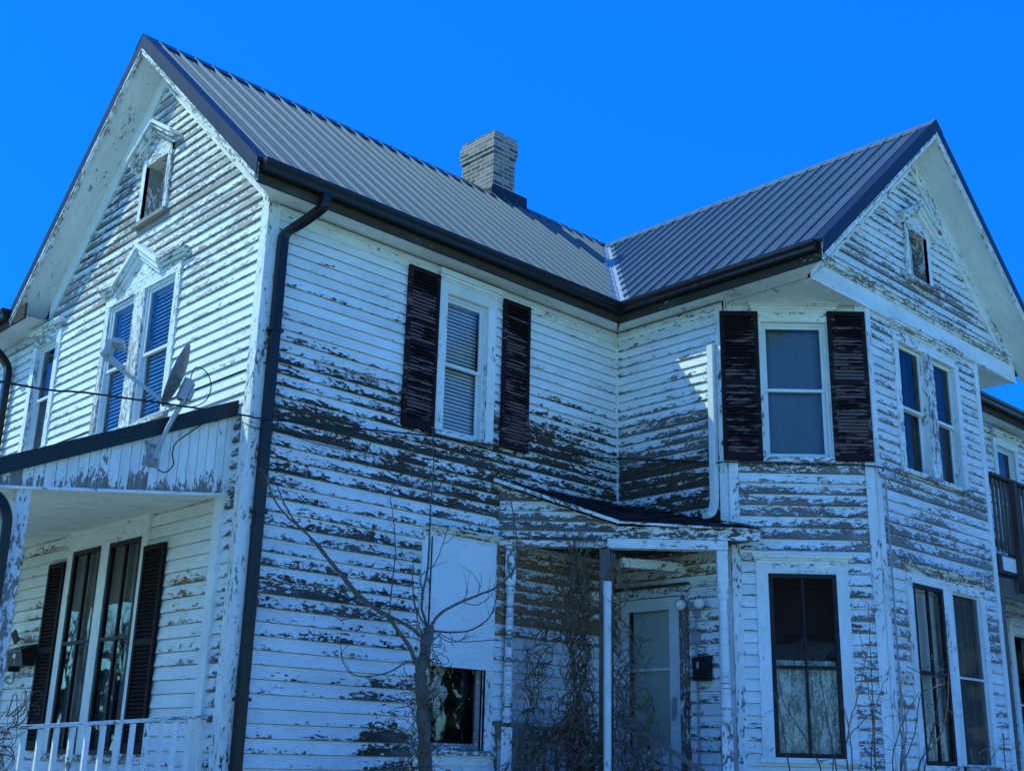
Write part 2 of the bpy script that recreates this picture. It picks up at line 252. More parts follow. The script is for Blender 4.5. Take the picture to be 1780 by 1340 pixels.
def box(mb,F,u0,u1,n0,n1,z0,z1,wear=None,sev=.2,dark=.4):
    """box in a wall frame; UV u runs along the longest side"""
    wr=wear or rw(sev,dark)
    P=lambda u,n,z:F.p(u,n,z)
    du,dz=u1-u0,z1-z0; vert=dz>du; ou=random.random()*50
    def uvm(u,n,z): return ((z+ou,u+n) if vert else (u+ou,z+n))
    q=[[(u0,n1,z0),(u1,n1,z0),(u1,n1,z1),(u0,n1,z1)],[(u1,n0,z0),(u0,n0,z0),(u0,n0,z1),(u1,n0,z1)],
       [(u0,n0,z0),(u0,n1,z0),(u0,n1,z1),(u0,n0,z1)],[(u1,n1,z0),(u1,n0,z0),(u1,n0,z1),(u1,n1,z1)],
       [(u0,n1,z1),(u1,n1,z1),(u1,n0,z1),(u0,n0,z1)],[(u0,n0,z0),(u1,n0,z0),(u1,n1,z0),(u0,n1,z0)]]
    for f in q: mb.face([P(*c) for c in f],[uvm(*c) for c in f],wr)
def fprism(mb,F,poly,n0,n1,sev=.2,dark=.4,rot=0):
    wr=rw(sev,dark); c,s_=math.cos(rot),math.sin(rot); ou=random.random()*50
    uvm=lambda u,z,n:(u*c+z*s_+ou,-u*s_+z*c+n)
    a=[F.p(u,n1,z) for u,z in poly]; b=[F.p(u,n0,z) for u,z in poly]; n=len(poly)
    mb.face(a,[uvm(u,z,n1) for u,z in poly],wr); mb.face(b[::-1],[uvm(u,z,n0) for u,z in poly[::-1]],wr)
    for i in range(n):
        j=(i+1)%n; mb.face([a[i],b[i],b[j],a[j]],[uvm(*poly[i],n1),uvm(*poly[i],n0),uvm(*poly[j],n0),uvm(*poly[j],n1)],wr)
def beam(mb,a,b,w,h,up=(0,0,1),sev=.2,dark=.4,w2=None,h2=None):
    a=Vector(a); b=Vector(b); d=(b-a).normalized(); up=Vector(up); s_=d.cross(up).normalized(); t=s_.cross(d)
    w2=w if w2 is None else w2; h2=h if h2 is None else h2; wr=rw(sev,dark); L=(b-a).length; ou=random.random()*50
    A=[a+s_*x*w/2+t*y*h/2 for x,y in ((-1,-1),(1,-1),(1,1),(-1,1))]; B=[b+s_*x*w2/2+t*y*h2/2 for x,y in ((-1,-1),(1,-1),(1,1),(-1,1))]
    mb.face(A[::-1],None,wr); mb.face(B,None,wr)
    for i in range(4):
        j=(i+1)%4; mb.face([A[i],A[j],B[j],B[i]],[(ou,i*.2),(ou,i*.2+w),(ou+L,i*.2+w),(ou+L,i*.2)],wr)
def tube(mb,pts,r,seg=8,cap=True,sx=1):
    pts=[Vector(p) for p in pts]; rr=r if isinstance(r,(list,tuple)) else [r]*len(pts)
    rows=[]; prev=None
    for i,p in enumerate(pts):
        d=(pts[min(i+1,len(pts)-1)]-pts[max(i-1,0)])
        d=d.normalized() if d.length>1e-9 else Vector((0,0,1))
        if prev is None: a=Vector((0,0,1)) if abs(d.z)<.9 else Vector((1,0,0)); s_=d.cross(a).normalized()
        else:
            s_=prev-d*prev.dot(d); s_=s_.normalized() if s_.length>1e-6 else d.orthogonal().normalized()
        prev=s_; t=d.cross(s_)
        rows.append([p+(s_*math.cos(2*math.pi*k/seg)+t*math.sin(2*math.pi*k/seg))*rr[i] for k in range(seg)])
    mb.grid(rows,None,True)
    if cap: mb.face(rows[0][::-1]); mb.face(rows[-1])
def smoothpl(pts,n=5):
    P=[Vector(p) for p in pts]; out=[]
    for i in range(len(P)-1):
        p0=P[max(i-1,0)];p1=P[i];p2=P[i+1];p3=P[min(i+2,len(P)-1)]
        for k in range(n):
            t=k/n; out.append(.5*((2*p1)+(p2-p0)*t+(2*p0-5*p1+4*p2-p3)*t*t+(3*p1-p0-3*p2+p3)*t**3))
    out.append(P[-1]); return out
def lathe(mb,base,prof,seg=14):
    rows=[[Vector(base)+Vector((r*math.cos(2*math.pi*k/seg),r*math.sin(2*math.pi*k/seg),z)) for k in range(seg)] for r,z in prof]
    mb.grid(rows,rw(.3,.5),True); mb.face(rows[-1])
def siding(mb,F,z0,z1,lo,hi,opens,sevf,ex=.116,seg=.16,rnd=0,zref=0.):
    R=random.Random(rnd+11)
    nb,ntp=.024,.002
    e=ex if callable(ex) else (lambda z:ex)
    z=zref
    while z<z1:
        za=z; zb=z+e(z); z=zb
        if zb<=z0: continue
        a=max(za,z0); b=min(zb,z1)
        if b-a<.004: continue
        br=R.random(); tilt=R.uniform(-.003,.003)
        cuts=sorted({a,b}|{c for o in opens for c in (o[2],o[3]) if a<c<b})
        for ca,cb in zip(cuts,cuts[1:]):
            mid=(ca+cb)/2; iv=[(lo,hi)]
            ivs=[(lo(mid),hi(mid))]
            for o in opens:
                if o[2]<mid<o[3]:
                    nv=[]
                    for s_,t_ in ivs:
                        if o[1]<=s_ or o[0]>=t_: nv.append((s_,t_)); continue
                        if o[0]>s_: nv.append((s_,o[0]))
                        if o[1]<t_: nv.append((o[1],t_))
                    ivs=nv
            for s_,t_ in ivs:
                if t_-s_<.01: continue
                k=max(1,int(round((t_-s_)/seg)))
                fa=(ca-za)/(zb-za); fb=(cb-za)/(zb-za); ct=cb-(.0065 if fb>.999 else 0)
                # true slanted ends
                def ends(zz): 
                    l,h=lo(zz),hi(zz)
                    L=l if abs(s_-lo(mid))<1e-6 else s_; H=h if abs(t_-hi(mid))<1e-6 else t_
                    return L,max(H,L)
                la,ha=ends(ca); lb,hb=ends(cb)
                na=nb+(ntp-nb)*fa+tilt*(1-fa); nbb=nb+(ntp-nb)*fb+tilt*(1-fb)
                for i in range(k):
                    x0,x1=i/k,(i+1)/k
                    ua0,ua1=la+(ha-la)*x0,la+(ha-la)*x1; ub0,ub1=lb+(hb-lb)*x0,lb+(hb-lb)*x1
                    w0,w1=sevf(ua0,mid),sevf(ua1,mid)
                    W0=lambda f:(w0[0],f,br,w0[1]); W1=lambda f:(w1[0],f,br,w1[1])
                    mb.face([F.p(ua0,na,ca),F.p(ua1,na,ca),F.p(ub1,nbb,ct),F.p(ub0,nbb,ct)],[(ua0,ca),(ua1,ca),(ub1,cb),(ub0,cb)],[W0(fa),W1(fa),W1(fb),W0(fb)])
                    if fa<.001: mb.face([F.p(ua0,.0,ca),F.p(ua1,.0,ca),F.p(ua1,na,ca),F.p(ua0,na,ca)],[(ua0,ca-.02),(ua1,ca-.02),(ua1,ca),(ua0,ca)],[W0(0),W1(0),W1(0),W0(0)])
def empty(n,loc=(0,0,0)):
    o=bpy.data.objects.new(n,None); C.objects.link(o); o.location=loc; o.empty_display_size=.3; return o
def tag(o,label,cat,group=None,kind=None):
    if label: o['label']=label
    if cat: o['category']=cat
    if group: o['group']=group
    if kind: o['kind']=kind
def rel(o,parent):
    o.parent=parent; return o
# ------------------------------------------------------------------ ground
mb=MB(); mb.face([(-400,-400,0),(400,-400,0),(400,400,0),(-400,400,0)]); g_=mb.build('ground',GRD); g_['kind']='structure'
# ------------------------------------------------------------------ the house
house=empty('house'); tag(house,'white two-storey clapboard farmhouse with badly peeling paint and a dark metal roof','house')
def cl(x,a=0,b=1): return max(a,min(b,x))
def blob(u,z,cu,cz,ru,rz): return cl(1.3-((u-cu)/ru)**2-((z-cz)/rz)**2)
def sm(x,a,b): x=cl((x-a)/(b-a)); return x*x*(3-2*x)
def sev_side(u,z):
    s=-.05+.22*sm(z,5.65,5.25)
    s+= .42*sm(z,5.3,5.05)*(.75+.25*sm(u,2.2,3.2))
    s+= .14*sm(u,3.3,3.8)*sm(z,5.9,5.4)*(1-sm(z,5.3,5.0))
    s+= .18*blob(u,z,2.6,4.35,1.2,.35)+.45*blob(u,z,.75,5.13,.9,.07)+.4*blob(u,z,2.3,4.35,.55,.14)+.3*blob(u,z,3.9,4.75,.8,.15)+.25*blob(u,z,.6,4.55,.7,.2)-.12*blob(u,z,1.2,4.85,1.2,.08)
    s-= .16*sm(z,4.3,3.9); s-=.05*sm(z,3.3,2.9); s-= .2*sm(z,2.65,2.35)
    s+= .5*blob(u,z,1.75,1.55,.42,.42)+.3*blob(u,z,1.75,2.2,.5,.22)
    s-= .1*sm(z,6.0,6.4)
    d=.92+.15*sm(z,4.0,4.6)
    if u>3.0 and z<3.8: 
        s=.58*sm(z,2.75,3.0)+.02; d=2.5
    return s,d
def sev_gab(u,z):
    if z<3.8 and u>.27:
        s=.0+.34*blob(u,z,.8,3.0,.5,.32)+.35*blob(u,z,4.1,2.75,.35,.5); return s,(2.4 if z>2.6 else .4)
    s=.40*sm(z,6.25,6.6)+.08
    s+=.45*blob(u,z,.9,6.3,.9,.4); s+=.12*blob(u,z,4.2,6.0,.9,.4)
    s+=.42*blob(u,z,3.6,7.6,.6,.8)+.15*blob(u,z,1.3,7.0,.9,.8)
    s+=.25*sm(u,.35,.2)*sm(z,5.0,4.6)
    return s,.18+.6*sm(z,5,4.4)+.5*blob(u,z,3.7,7.6,.8,.8)
def sev_wing(u,z):
    s=.08+.2*sm(z,6.1,5.7)+.28*sm(z,5.5,5.15)+.35*sm(z,4.95,4.8)
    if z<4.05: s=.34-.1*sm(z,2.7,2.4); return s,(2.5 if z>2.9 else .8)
    return s,.7+.35*sm(z,5.1,4.8)
def sev_cham(u,z):
    s=.04+.36*sm(z,3.65,3.85)*(1-.5*sm(z,4.3,4.7)); s+=.12*sm(z,3.7,3.9); s+=.28*sm(u,1.0,1.15)*sm(z,3.7,3.5)
    return s,.62
def sev_front(u,z):
    s=.15+.34*blob(u,z,7.3,7.15,1.5,.35)+.25*blob(u,z,6.3,7.0,.8,.35)+.05*sm(z,6.8,7.0)
    if z<6.6: s=.24
    s+=.26*sm(z,4.85,4.6)*(1-sm(z,3.75,3.55)); s+=.35*blob(u,z,8.6,3.3,.35,.5)-.1*sm(z,2.4,2.0)
    return s,.5
def sev_rear(u,z): return .2,.6
parts={}
def jit(f,seed,cap=9):
    def g(u,z):
        s,d=f(u,z); s=min(s,cap); return s+.10*math.sin(u*2.3+seed+z*1.7)*math.sin(z*6.1+seed*2+u*.8),d
    return g
def wallmesh(name,F,z0,z1,lo,hi,opens,sevf,rnd,ex=.116):
    mb=MB(); siding(mb,F,z0,z1,lo,hi,opens,jit(sevf,rnd,{1:.66,2:.44,4:.40,5:.38,6:.40}.get(rnd,.68)),ex,rnd=rnd)
    # solid sheathing behind the boards, cut round the openings, 10 cm thick
    zs=sorted({z0,z1}|{c for o in opens for c in (o[2],o[3]) if z0<c<z1}|({HS+.02-1e-4,HS+.0201,6.961,HS-1e-4,HS+1e-4} if z1>HS+.1 else set()))
    n=[]
    for a,b in zip(zs,zs[1:]):
        k=max(1,int((b-a)/.4)) if (lo(a)!=lo(b) or hi(a)!=hi(b)) else 1
        n+= [(a+(b-a)*i/k,a+(b-a)*(i+1)/k) for i in range(k)]
    for a,b in n:
        mid=(a+b)/2; ivs=[None]
        cuts=sorted([(o[0],o[1]) for o in opens if o[2]<mid<o[3]])
        L=[('lo',None)]; segs=[]; cur=None
        for c in cuts: segs.append((cur,c[0])); cur=c[1]
        segs.append((cur,None))
        for s_,t_ in segs:
            la,lb=(lo(a),lo(b)) if s_ is None else (s_,s_); ha,hb=(hi(a),hi(b)) if t_ is None else (t_,t_)
            if ha-la<.005 and hb-lb<.005: continue
            fprism(mb,F,[(la,a),(ha,a),(max(hb,lb),b),(lb,b)],-.10,-.014,.0,.5)
    return mb.build(name,PAINT,house)
ce=lambda v:(lambda z:v)
def op(u0,u1,z0,z1): return (u0,u1,z0,z1)
EXS=lambda z:.122 if z<4.5 else .109
# side wall
oS=[op(2.22,2.84,4.79,6.34),op(2.15,2.94,1.64,3.72)]
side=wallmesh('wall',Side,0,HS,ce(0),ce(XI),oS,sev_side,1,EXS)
# gable wall facing the street, running on into the left extension
LE=9.5
def glo(z): return 0 if z<HE+K1*OE-.15 else (z-(HE+K1*OE-.15))/K1
def ghi(z): return LE if z<HS+.0 else W-glo(z)
oG=[op(2.60,3.24,4.81,6.38),op(1.70,2.38,4.81,6.38),op(4.63,5.24,4.95,6.37),op(2.21,2.74,7.24,7.97),op(1.75,2.46,1.52,3.6),op(2.62,3.32,1.52,3.6),op(4.86,5.74,1.06,3.58)]
ZT=HE+K1*(OE+W/2)-.17
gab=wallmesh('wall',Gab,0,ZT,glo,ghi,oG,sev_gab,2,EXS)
# wing wall
oW=[op(.02,.95,1.27,3.34)]
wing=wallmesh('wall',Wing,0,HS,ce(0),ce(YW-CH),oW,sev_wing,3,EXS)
CL=CH*S2
oC=[op(.402,1.147,4.78,6.38),op(.37,1.10,1.66,3.54)]
cham=wallmesh('wall',Cham,0,HS,ce(0),ce(CL),oC,sev_cham,4,EXS)
def rlo(z):
    if z<HS+.02: return XI+CH
    return XI+max(0,(z-(HE+K2*OE-.15))/K2)
def rhi(z): return 2*XR-rlo(z)
oR=[op(6.80,7.44,4.80,6.36),op(7.62,8.21,4.80,6.36),op(7.26,7.74,7.27,7.95),op(6.70,7.41,1.62,3.54),op(7.61,8.33,1.62,3.54)]
front=wallmesh('wall',Front,0,HE+K2*(OE+WW/2)-.17,rlo,rhi,oR,sev_front,5,EXS)
chr_=wallmesh('wall',ChamR,0,HS,ce(0),ce(CL),[],sev_cham,6,EXS)
mb=MB(); siding(mb,RightW,0,HS,ce(-YW+CH),ce(-1.5),[],sev_rear,.116); box(mb,RightW,-YW+CH,-1.5,-.1,-.002,0,HS); mb.build('wall',PAINT,house)
oB=[op(11.98,12.62,4.6,6.35),op(11.9,12.75,1.5,3.5)]
rear=wallmesh('wall',Rear,0,HS,ce(XI+WW),ce(16.),oB,sev_rear,8,EXS)
# far sides closing the volume
mb=MB()
box(mb,Ident,0,9.9,-LE,-LE+.1,0,HS)   # back
for a,b in (((16,-1.5),(16,LE)),): box(mb,Fr((16,0),(0,1),(1,0)),-1.5,LE,-.1,0,0,HS)
box(mb,Ident,9.9,16,-LE,-LE+.1,0,HS)
mb.build('wall',PAINT,house)
# floor inside so light cannot wander between storeys
mb=MB(); mb.face([(.05,.05,4.25),(15.9,.05,4.25),(15.9,LE-.1,4.25),(.05,LE-.1,4.25)]); mb.face([(XI+.05,-1.5,4.25),(XI+.05,.04,4.25),(XI+WW-.1,.04,4.25),(XI+WW-.1,-1.5,4.25)])
mb.face([(XI+1.2,-2.6,4.25),(XI+.1,-1.52,4.25),(XI+WW-.1,-1.52,4.25),(XI+WW-1.2,-2.6,4.25)])
mb.face([(.05,.05,6.62),(15.9,.05,6.62),(15.9,LE-.1,6.62),(.05,LE-.1,6.62)]); mb.build('interior_floor',DARK,house)
# corner boards and mouldings
mb=MB()
box(mb,Side,-.028,.10,0,.030,0,HS,sev=.32,dark=.7); mb.build('corner_board',PAINT,side)
mb=MB(); box(mb,Gab,0,.10,0,.028,0,HS+.12,sev=.38,dark=.25); mb.build('corner_board',PAINT,gab)
mb=MB(); box(mb,Gab,.27,.40,0,.05,0,3.80,sev=.04,dark=.4); mb.build('corner_board',PAINT,gab)
mb=MB(); box(mb,Side,XI-.035,XI,0,.035,0,HS,sev=.3,dark=.7); mb.build('corner_board',PAINT,side)
mb=MB(); box(mb,Wing,YW-CH-.10,YW-CH,0,.030,0,HS,sev=.14,dark=.7); mb.build('corner_board',PAINT,wing)
mb=MB(); box(mb,Cham,CL*0+.0,CL,0,.022,4.64,4.725,sev=.5,dark=.7); mb.build('apron_board',PAINT,cham)
mb=MB(); box(mb,Cham,0.0,.10,0,.032,0,HS,sev=.22,dark=.6); mb.build('corner_board',PAINT,cham)
mb=MB(); box(mb,Cham,CL-.10,CL,0,.032,0,HS,sev=.26,dark=.6); mb.build('corner_board',PAINT,cham)
mb=MB(); box(mb,Front,XI+CH,XI+CH+.10,0,.032,0,HS,sev=.24,dark=.6); mb.build('corner_board',PAINT,front)
mb=MB(); box(mb,Front,XI+WW-CH-.10,XI+WW-CH,0,.032,0,HS,sev=.24,dark=.6); mb.build('corner_board',PAINT,front)
for F,u0,u1,pr in ((Side,.10,XI,side),(Wing,0,YW-CH,wing)):
    mb=MB(); box(mb,F,u0,u1,0,.035,HS-.05,HS,sev=.1,dark=.5); box(mb,F,u0,u1,0,.022,HS-.14,HS-.05,sev=.08,dark=.5); mb.build('bed_moulding',PAINT,pr)
# belt board and cornice under the wing gable
mb=MB(); box(mb,Front,XI,XI+WW,0,.04,HS-.03,6.80,sev=.16,dark=.5); box(mb,Wing,YW-CH,YW-.0,-.05,0,HS-.0,6.80,sev=.05,dark=.5)
mb.build('belt_board',PAINT,front)
mb=MB()
for i,(z0,z1,n) in enumerate(((6.80,6.835,.055),(6.835,6.875,.085),(6.875,6.90,.11))): box(mb,Front,XI+.30-i*.02,XI+WW-.2,0,n,z0,z1,sev=.32,dark=.55)
box(mb,Front,XI+.0,XI+WW,0.04,.055,HS-.035,HS-.005,sev=.3,dark=.5)
mb.build('belt_moulding',PAINT,front)
# soffit triangles under the gable, over both chamfers
for a,b,c in (((XI,-YW+CH),(XI,-YW),(XI+CH,-YW)),((XI+WW,-YW+CH),(XI+WW,-YW),(XI+WW-CH,-YW))):
    mb=MB(); pts=[(p[0],p[1],HS-.01) for p in (a,b,c)]; mb.face(pts,None,(.12,.5,.35,.5)); mb.face([(x,y,z+.03) for x,y,z in pts][::-1]); mb.build('soffit',PAINT,front)
# ---- window builder
def crown(mb,F,u0,u1,z,scale=1,sev=.15,dark=.5,n0=0):
    for i,(h,n,e) in enumerate(((.03,.050,.0),(.03,.070,.018),(.03,.092,.036),(.02,.11,.05))):
        box(mb,F,u0-e*scale,u1+e*scale,n0,n*1.0,z,z+h*scale,sev=sev,dark=dark); z+=h*scale
    return z
def sash(mb,F,u0,u1,z0,z1,n0,n1,w=.04,mat=None,bars=0,sev=0):
    box(mb,F,u0,u0+w,n0,n1,z0,z1,sev=sev); box(mb,F,u1-w,u1,n0,n1,z0,z1,sev=sev)
    box(mb,F,u0+w,u1-w,n0,n1,z0,z0+w,sev=sev); box(mb,F,u0+w,u1-w,n0,n1,z1-w,z1,sev=sev)
    if bars: m=(u0+u1)/2; box(mb,F,m-.011,m+.011,n0+.004,n1+.004,z0+w,z1-w,sev=sev)
def pane(F,u0,u1,z0,z1,n,parent,gm=None):
    mb=MB(); q=[F.p(u0,n,z0),F.p(u1,n,z0),F.p(u1,n,z1),F.p(u0,n,z1)]
    if F.u.cross(Vector((0,0,1))).dot(F.n)<0: q=q[::-1]
    mb.face(q); mb.build('pane',gm or (GLASSD if F in (Front,Rear) and z1>4.4 else GLASS),parent)
def blind(F,u0,u1,z0,z1,n,parent,sp=.041,tilt=1.12,lift=0):
    mb=MB(); z=z1-.03; box(mb,F,u0,u1,n-.03,n+.02,z1-.035,z1)
    while z>z0+lift+.02:
        z-=sp; w=.0195; a=tilt+random.uniform(-.04,.04); dn,dz=math.cos(a)*w,math.sin(a)*w
        mb.face([F.p(u0,n+dn,z-dz),F.p(u1,n+dn,z-dz+random.uniform(-.002,.002)),F.p(u1,n-dn,z+dz),F.p(u0,n-dn,z+dz)])
    mb.build('blind',BLIND,parent)
def curtain(F,u0,u1,z0,z1,n,mat,parent,amp=.018,wl=.09,gap=0):
    mb=MB(); k=int((u1-u0)/.012); ph=random.random()*6
    def nn(u,t): return n+amp*(math.sin(u*2*math.pi/wl+ph)+.5*math.sin(u*2*math.pi/(wl*.43)+ph*2+t))
    rows=[]
    for j in range(9):
        z=z0+(z1-z0)*j/8; rows.append([F.p(u0+(u1-u0)*i/k,nn(u0+(u1-u0)*i/k,j*.3),z) for i in range(k+1)])
    mb.grid(rows); mb.build('curtain',mat,parent,True)
def backing(F,u0,u1,z0,z1,parent,dep=.9):  # near-black box; the unlit room's shade is put into its colour
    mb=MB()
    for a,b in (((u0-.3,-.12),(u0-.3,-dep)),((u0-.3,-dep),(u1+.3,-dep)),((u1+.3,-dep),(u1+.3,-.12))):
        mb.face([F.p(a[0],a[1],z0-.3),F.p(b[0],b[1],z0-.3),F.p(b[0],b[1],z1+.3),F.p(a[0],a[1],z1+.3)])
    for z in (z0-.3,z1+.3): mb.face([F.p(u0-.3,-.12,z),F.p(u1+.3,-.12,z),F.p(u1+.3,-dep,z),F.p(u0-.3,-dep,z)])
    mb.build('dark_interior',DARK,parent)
def window(F,ops,z0,z1,cw=.11,hh=.11,head='crown',sillz=.05,style='vinyl',inside='blind',sev=.2,dark=.5,split=.5,n_rec=-.05,cwl=None,cwr=None,sx=.03):
    U0=min(o[0] for o in ops); U1=max(o[1] for o in ops); cwl=cwl or cw; cwr=cwr or cw; T=.036
    mb=MB()
    box(mb,F,U0-cwl,U0,-.0,T,z0-.0,z1,sev=sev,dark=dark); box(mb,F,U1,U1+cwr,-.0,T,z0-.0,z1,sev=sev,dark=dark)
    for a,b in zip(ops,ops[1:]): box(mb,F,a[1],b[0],-.11,T+.004,z0,z1,sev=sev+.05,dark=dark)
    box(mb,F,U0-cwl,U1+cwr,-.0,T+.003,z1,z1+hh,sev=sev,dark=dark)
    # reveals
    for o in ops:
        for a,b in ((o[0]-.012,o[0]+.003),(o[1]-.003,o[1]+.012)): box(mb,F,a,b,-.11,T-.004,z0,z1,sev=sev*.8,dark=dark)
        box(mb,F,o[0],o[1],-.11,T-.004,z1-.004,z1+.01,sev=sev*.8,dark=dark)
    wd=mb.build('window',PAINT,house)
    if head=='crown': 
        mb=MB(); crown(mb,F,U0-cwl,U1+cwr,z1+hh,1,sev+.04,dark); mb.build('crown_moulding',PAINT,wd)
    mb=MB(); box(mb,F,U0-cwl-sx,U1+cwr+sx,-.11,.065,z0-sillz,z0,sev=sev+.25,dark=dark); mb.build('sill',PAINT,wd)
    for o in ops:
        a,b=o[0]+.004,o[1]-.004; zm=z0+(z1-z0)*split; nr=n_rec
        if style=='vinyl':
            mb=MB(); sash(mb,F,a,b,z0+.002,z1-.006,nr-.04,nr+.03,.028); sash(mb,F,a+.028,b-.028,zm-.02,z1-.034,nr-.012,nr+.012,.034); mb.build('sash',VINYL,wd)
            mb=MB(); sash(mb,F,a+.030,b-.030,z0+.03,zm+.02,nr-.036,nr-.014,.036); mb.build('sash',VINYL,wd)
            pane(F,a+.06,b-.06,zm+.01,z1-.066,nr,wd); pane(F,a+.066,b-.066,z0+.064,zm-.012,nr-.026,wd)
            inn=nr-.075
        elif style=='storm4':
            nr=T-.012
            mb=MB(); sash(mb,F,a,b,z0,z1-.004,nr-.03,nr+.012,.045); box(mb,F,a+.045,b-.045,nr-.028,nr+.010,zm-.018,zm+.018); m=(a+b)/2
            box(mb,F,m-.013,m+.013,nr-.026,nr+.006,z0+.045,zm-.018); box(mb,F,m-.013,m+.013,nr-.026,nr+.006,zm+.018,z1-.049); mb.build('sash',SASHB,wd)
            pane(F,a+.045,b-.045,z0+.045,z1-.049,nr-.012,wd); inn=nr-.075
        elif style=='bare':
            mb=MB(); sash(mb,F,a,b,zm-.015,z1-.006,nr-.02,nr+.02,.035); sash(mb,F,a,b,z0+.002,zm+.015,nr-.05,nr-.022,.035); mb.build('sash',PAINT,wd)
            pane(F,a+.03,b-.03,zm,z1-.03,nr,wd); pane(F,a+.03,b-.03,z0+.03,zm,nr-.036,wd); inn=nr-.09
        elif style=='screen':
            mb=MB(); sash(mb,F,a,b,z0,z1-.004,-.02,.0,.02); box(mb,F,a+.02,b-.02,-.018,-.002,zm-.012,zm+.012); mb.build('sash',VINYL,wd)
            pane(F,a+.02,b-.02,z0+.02,z1-.024,-.012,wd); inn=-.09
        if inside=='blind': blind(F,a+.03,b-.03,z0+.03,z1-.03,inn,wd)
        elif inside=='blindwide': blind(F,a+.03,b-.03,z0+.03,z1-.03,inn,wd,.046,1.05)
        elif inside=='lace': 
            curtain(F,a+.01,b-.01,z0,z0+(z1-z0)*.52,inn,CURT,wd,.012,.07); 
        elif inside=='grey':
            curtain(F,a+.01,a+(b-a)*.38,z0,z1,inn,CURTG,wd); curtain(F,b-(b-a)*.36,b-.01,z0,z1,inn-.02,CURTG,wd)
        elif inside=='greyfull': curtain(F,a+.01,b-.01,z0,z1,inn,CURTG,wd,.012,.16)
        elif inside=='sheer': curtain(F,a+.01,b-.01,z0,z1,inn-.02,CURTB,wd,.006,.21)
        elif inside=='mix':
            blind(F,a+.03,b-.03,z0+.03,z1-.03,inn-.02,wd,.03,1.1); curtain(F,a+.02,b-.02,z0,z0+(z1-z0)*.23,inn+.02,CURT,wd,.006,.3)
        backing(F,o[0],o[1],z0,z1,wd,.7)
    return wd
def shutter(F,u0,u1,z0,z1,sev,mid=.52,n=.024):
    mb=MB(); t=.034; w=.045; wr=lambda s:(s,.5,random.random(),.5)
    box(mb,F,u0,u0+w,n,n+t,z0,z1,wear=wr(sev*.45)); box(mb,F,u1-w,u1,n,n+t,z0,z1,wear=wr(sev*.45))
    zm=z0+(z1-z0)*mid
    for a,b in ((z0,z0+.09),(zm-.03,zm+.03),(z1-.055,z1)): box(mb,F,u0+w,u1-w,n+.001,n+t-.001,a,b,wear=wr(sev*.2))
    sp=.0375
    for a,b in ((z0+.09,zm-.03),(zm+.03,z1-.055)):
        k=int((b-a)/sp)
        for i in range(k):
            z=a+(i+.5)*(b-a)/k; tz=sev*(1-.75*sm(z,z1-.25,z1-.1))
            lw=wr(tz+random.uniform(-.45,.3)*sev)
            mb.face([F.p(u0+w,n+t-.003,z-.013),F.p(u1-w,n+t-.003,z-.013),F.p(u1-w,n+.006,z+.018),F.p(u0+w,n+.006,z+.018)],None,lw)
            mb.face([F.p(u0+w,n+t-.003,z-.019),F.p(u1-w,n+t-.003,z-.019),F.p(u1-w,n+t-.003,z-.013),F.p(u0+w,n+t-.003,z-.013)],None,lw)
    mb.face([F.p(u0+w,n+.002,z0),F.p(u1-w,n+.002,z0),F.p(u1-w,n+.002,z1),F.p(u0+w,n+.002,z1)],None,wr(0))
    return mb.build('shutter',SHUT,house)
# upper window in the long wall
window(Side,[(2.23,2.83)],4.80,6.33,cw=.115,hh=.115,sev=.10,dark=.6,inside='blind',sx=-.02)
shutter(Side,1.685,2.105,4.75,6.485,.72); shutter(Side,3.045,3.455,4.79,6.50,.55)
# street gable
wd=window(Gab,[(1.71,2.37),(2.61,3.23)],4.82,6.37,cw=.105,hh=.12,head='none',sev=.40,dark=.15,inside='blindwide',n_rec=-.015)
mb=MB()
for a,b in ((1.53,2.05),(3.05,3.40)):
    for i,(h,n) in enumerate(((.035,.06),(.035,.09),(.02,.12))): box(mb,Gab,a-(.02*i if a<2 else 0),b+(.02*i if a>2 else 0),0,n,6.51+.035*i,6.51+.035*i+h,sev=.3,dark=.5)
ap=(2.545,6.93)
def rake(mb,F,foot,apex,th,n0,n1,sev=.2,dark=.2):
    d=Vector((apex[0]-foot[0],apex[1]-foot[1])); L=d.length; nrm=Vector((-d.y,d.x))/L
    if nrm.y<0: nrm=-nrm
    v=th/abs(d.x)*L
    fprism(mb,F,[foot,apex,(apex[0],apex[1]-v),(foot[0],foot[1]-v)],n0,n1,sev,dark,math.atan2(d.y,d.x))
for ft in ((2.02,6.60),(3.07,6.60)):
    rake(mb,Gab,ft,ap,.05,0,.13,.2,.2); rake(mb,Gab,(ft[0],ft[1]-.06),(ap[0],ap[1]-.06),.05,0,.10,.2,.2); rake(mb,Gab,(ft[0],ft[1]-.12),(ap[0],ap[1]-.12),.04,0,.07,.2,.2)
fprism(mb,Gab,[(2.05,6.50),(3.04,6.50),ap],0,.035,.3,.2)
mb.build('pediment',PAINT,wd)
window(Gab,[(4.64,5.23)],4.96,6.36,cw=.11,hh=.10,sev=.25,dark=.3,inside='greyfull')
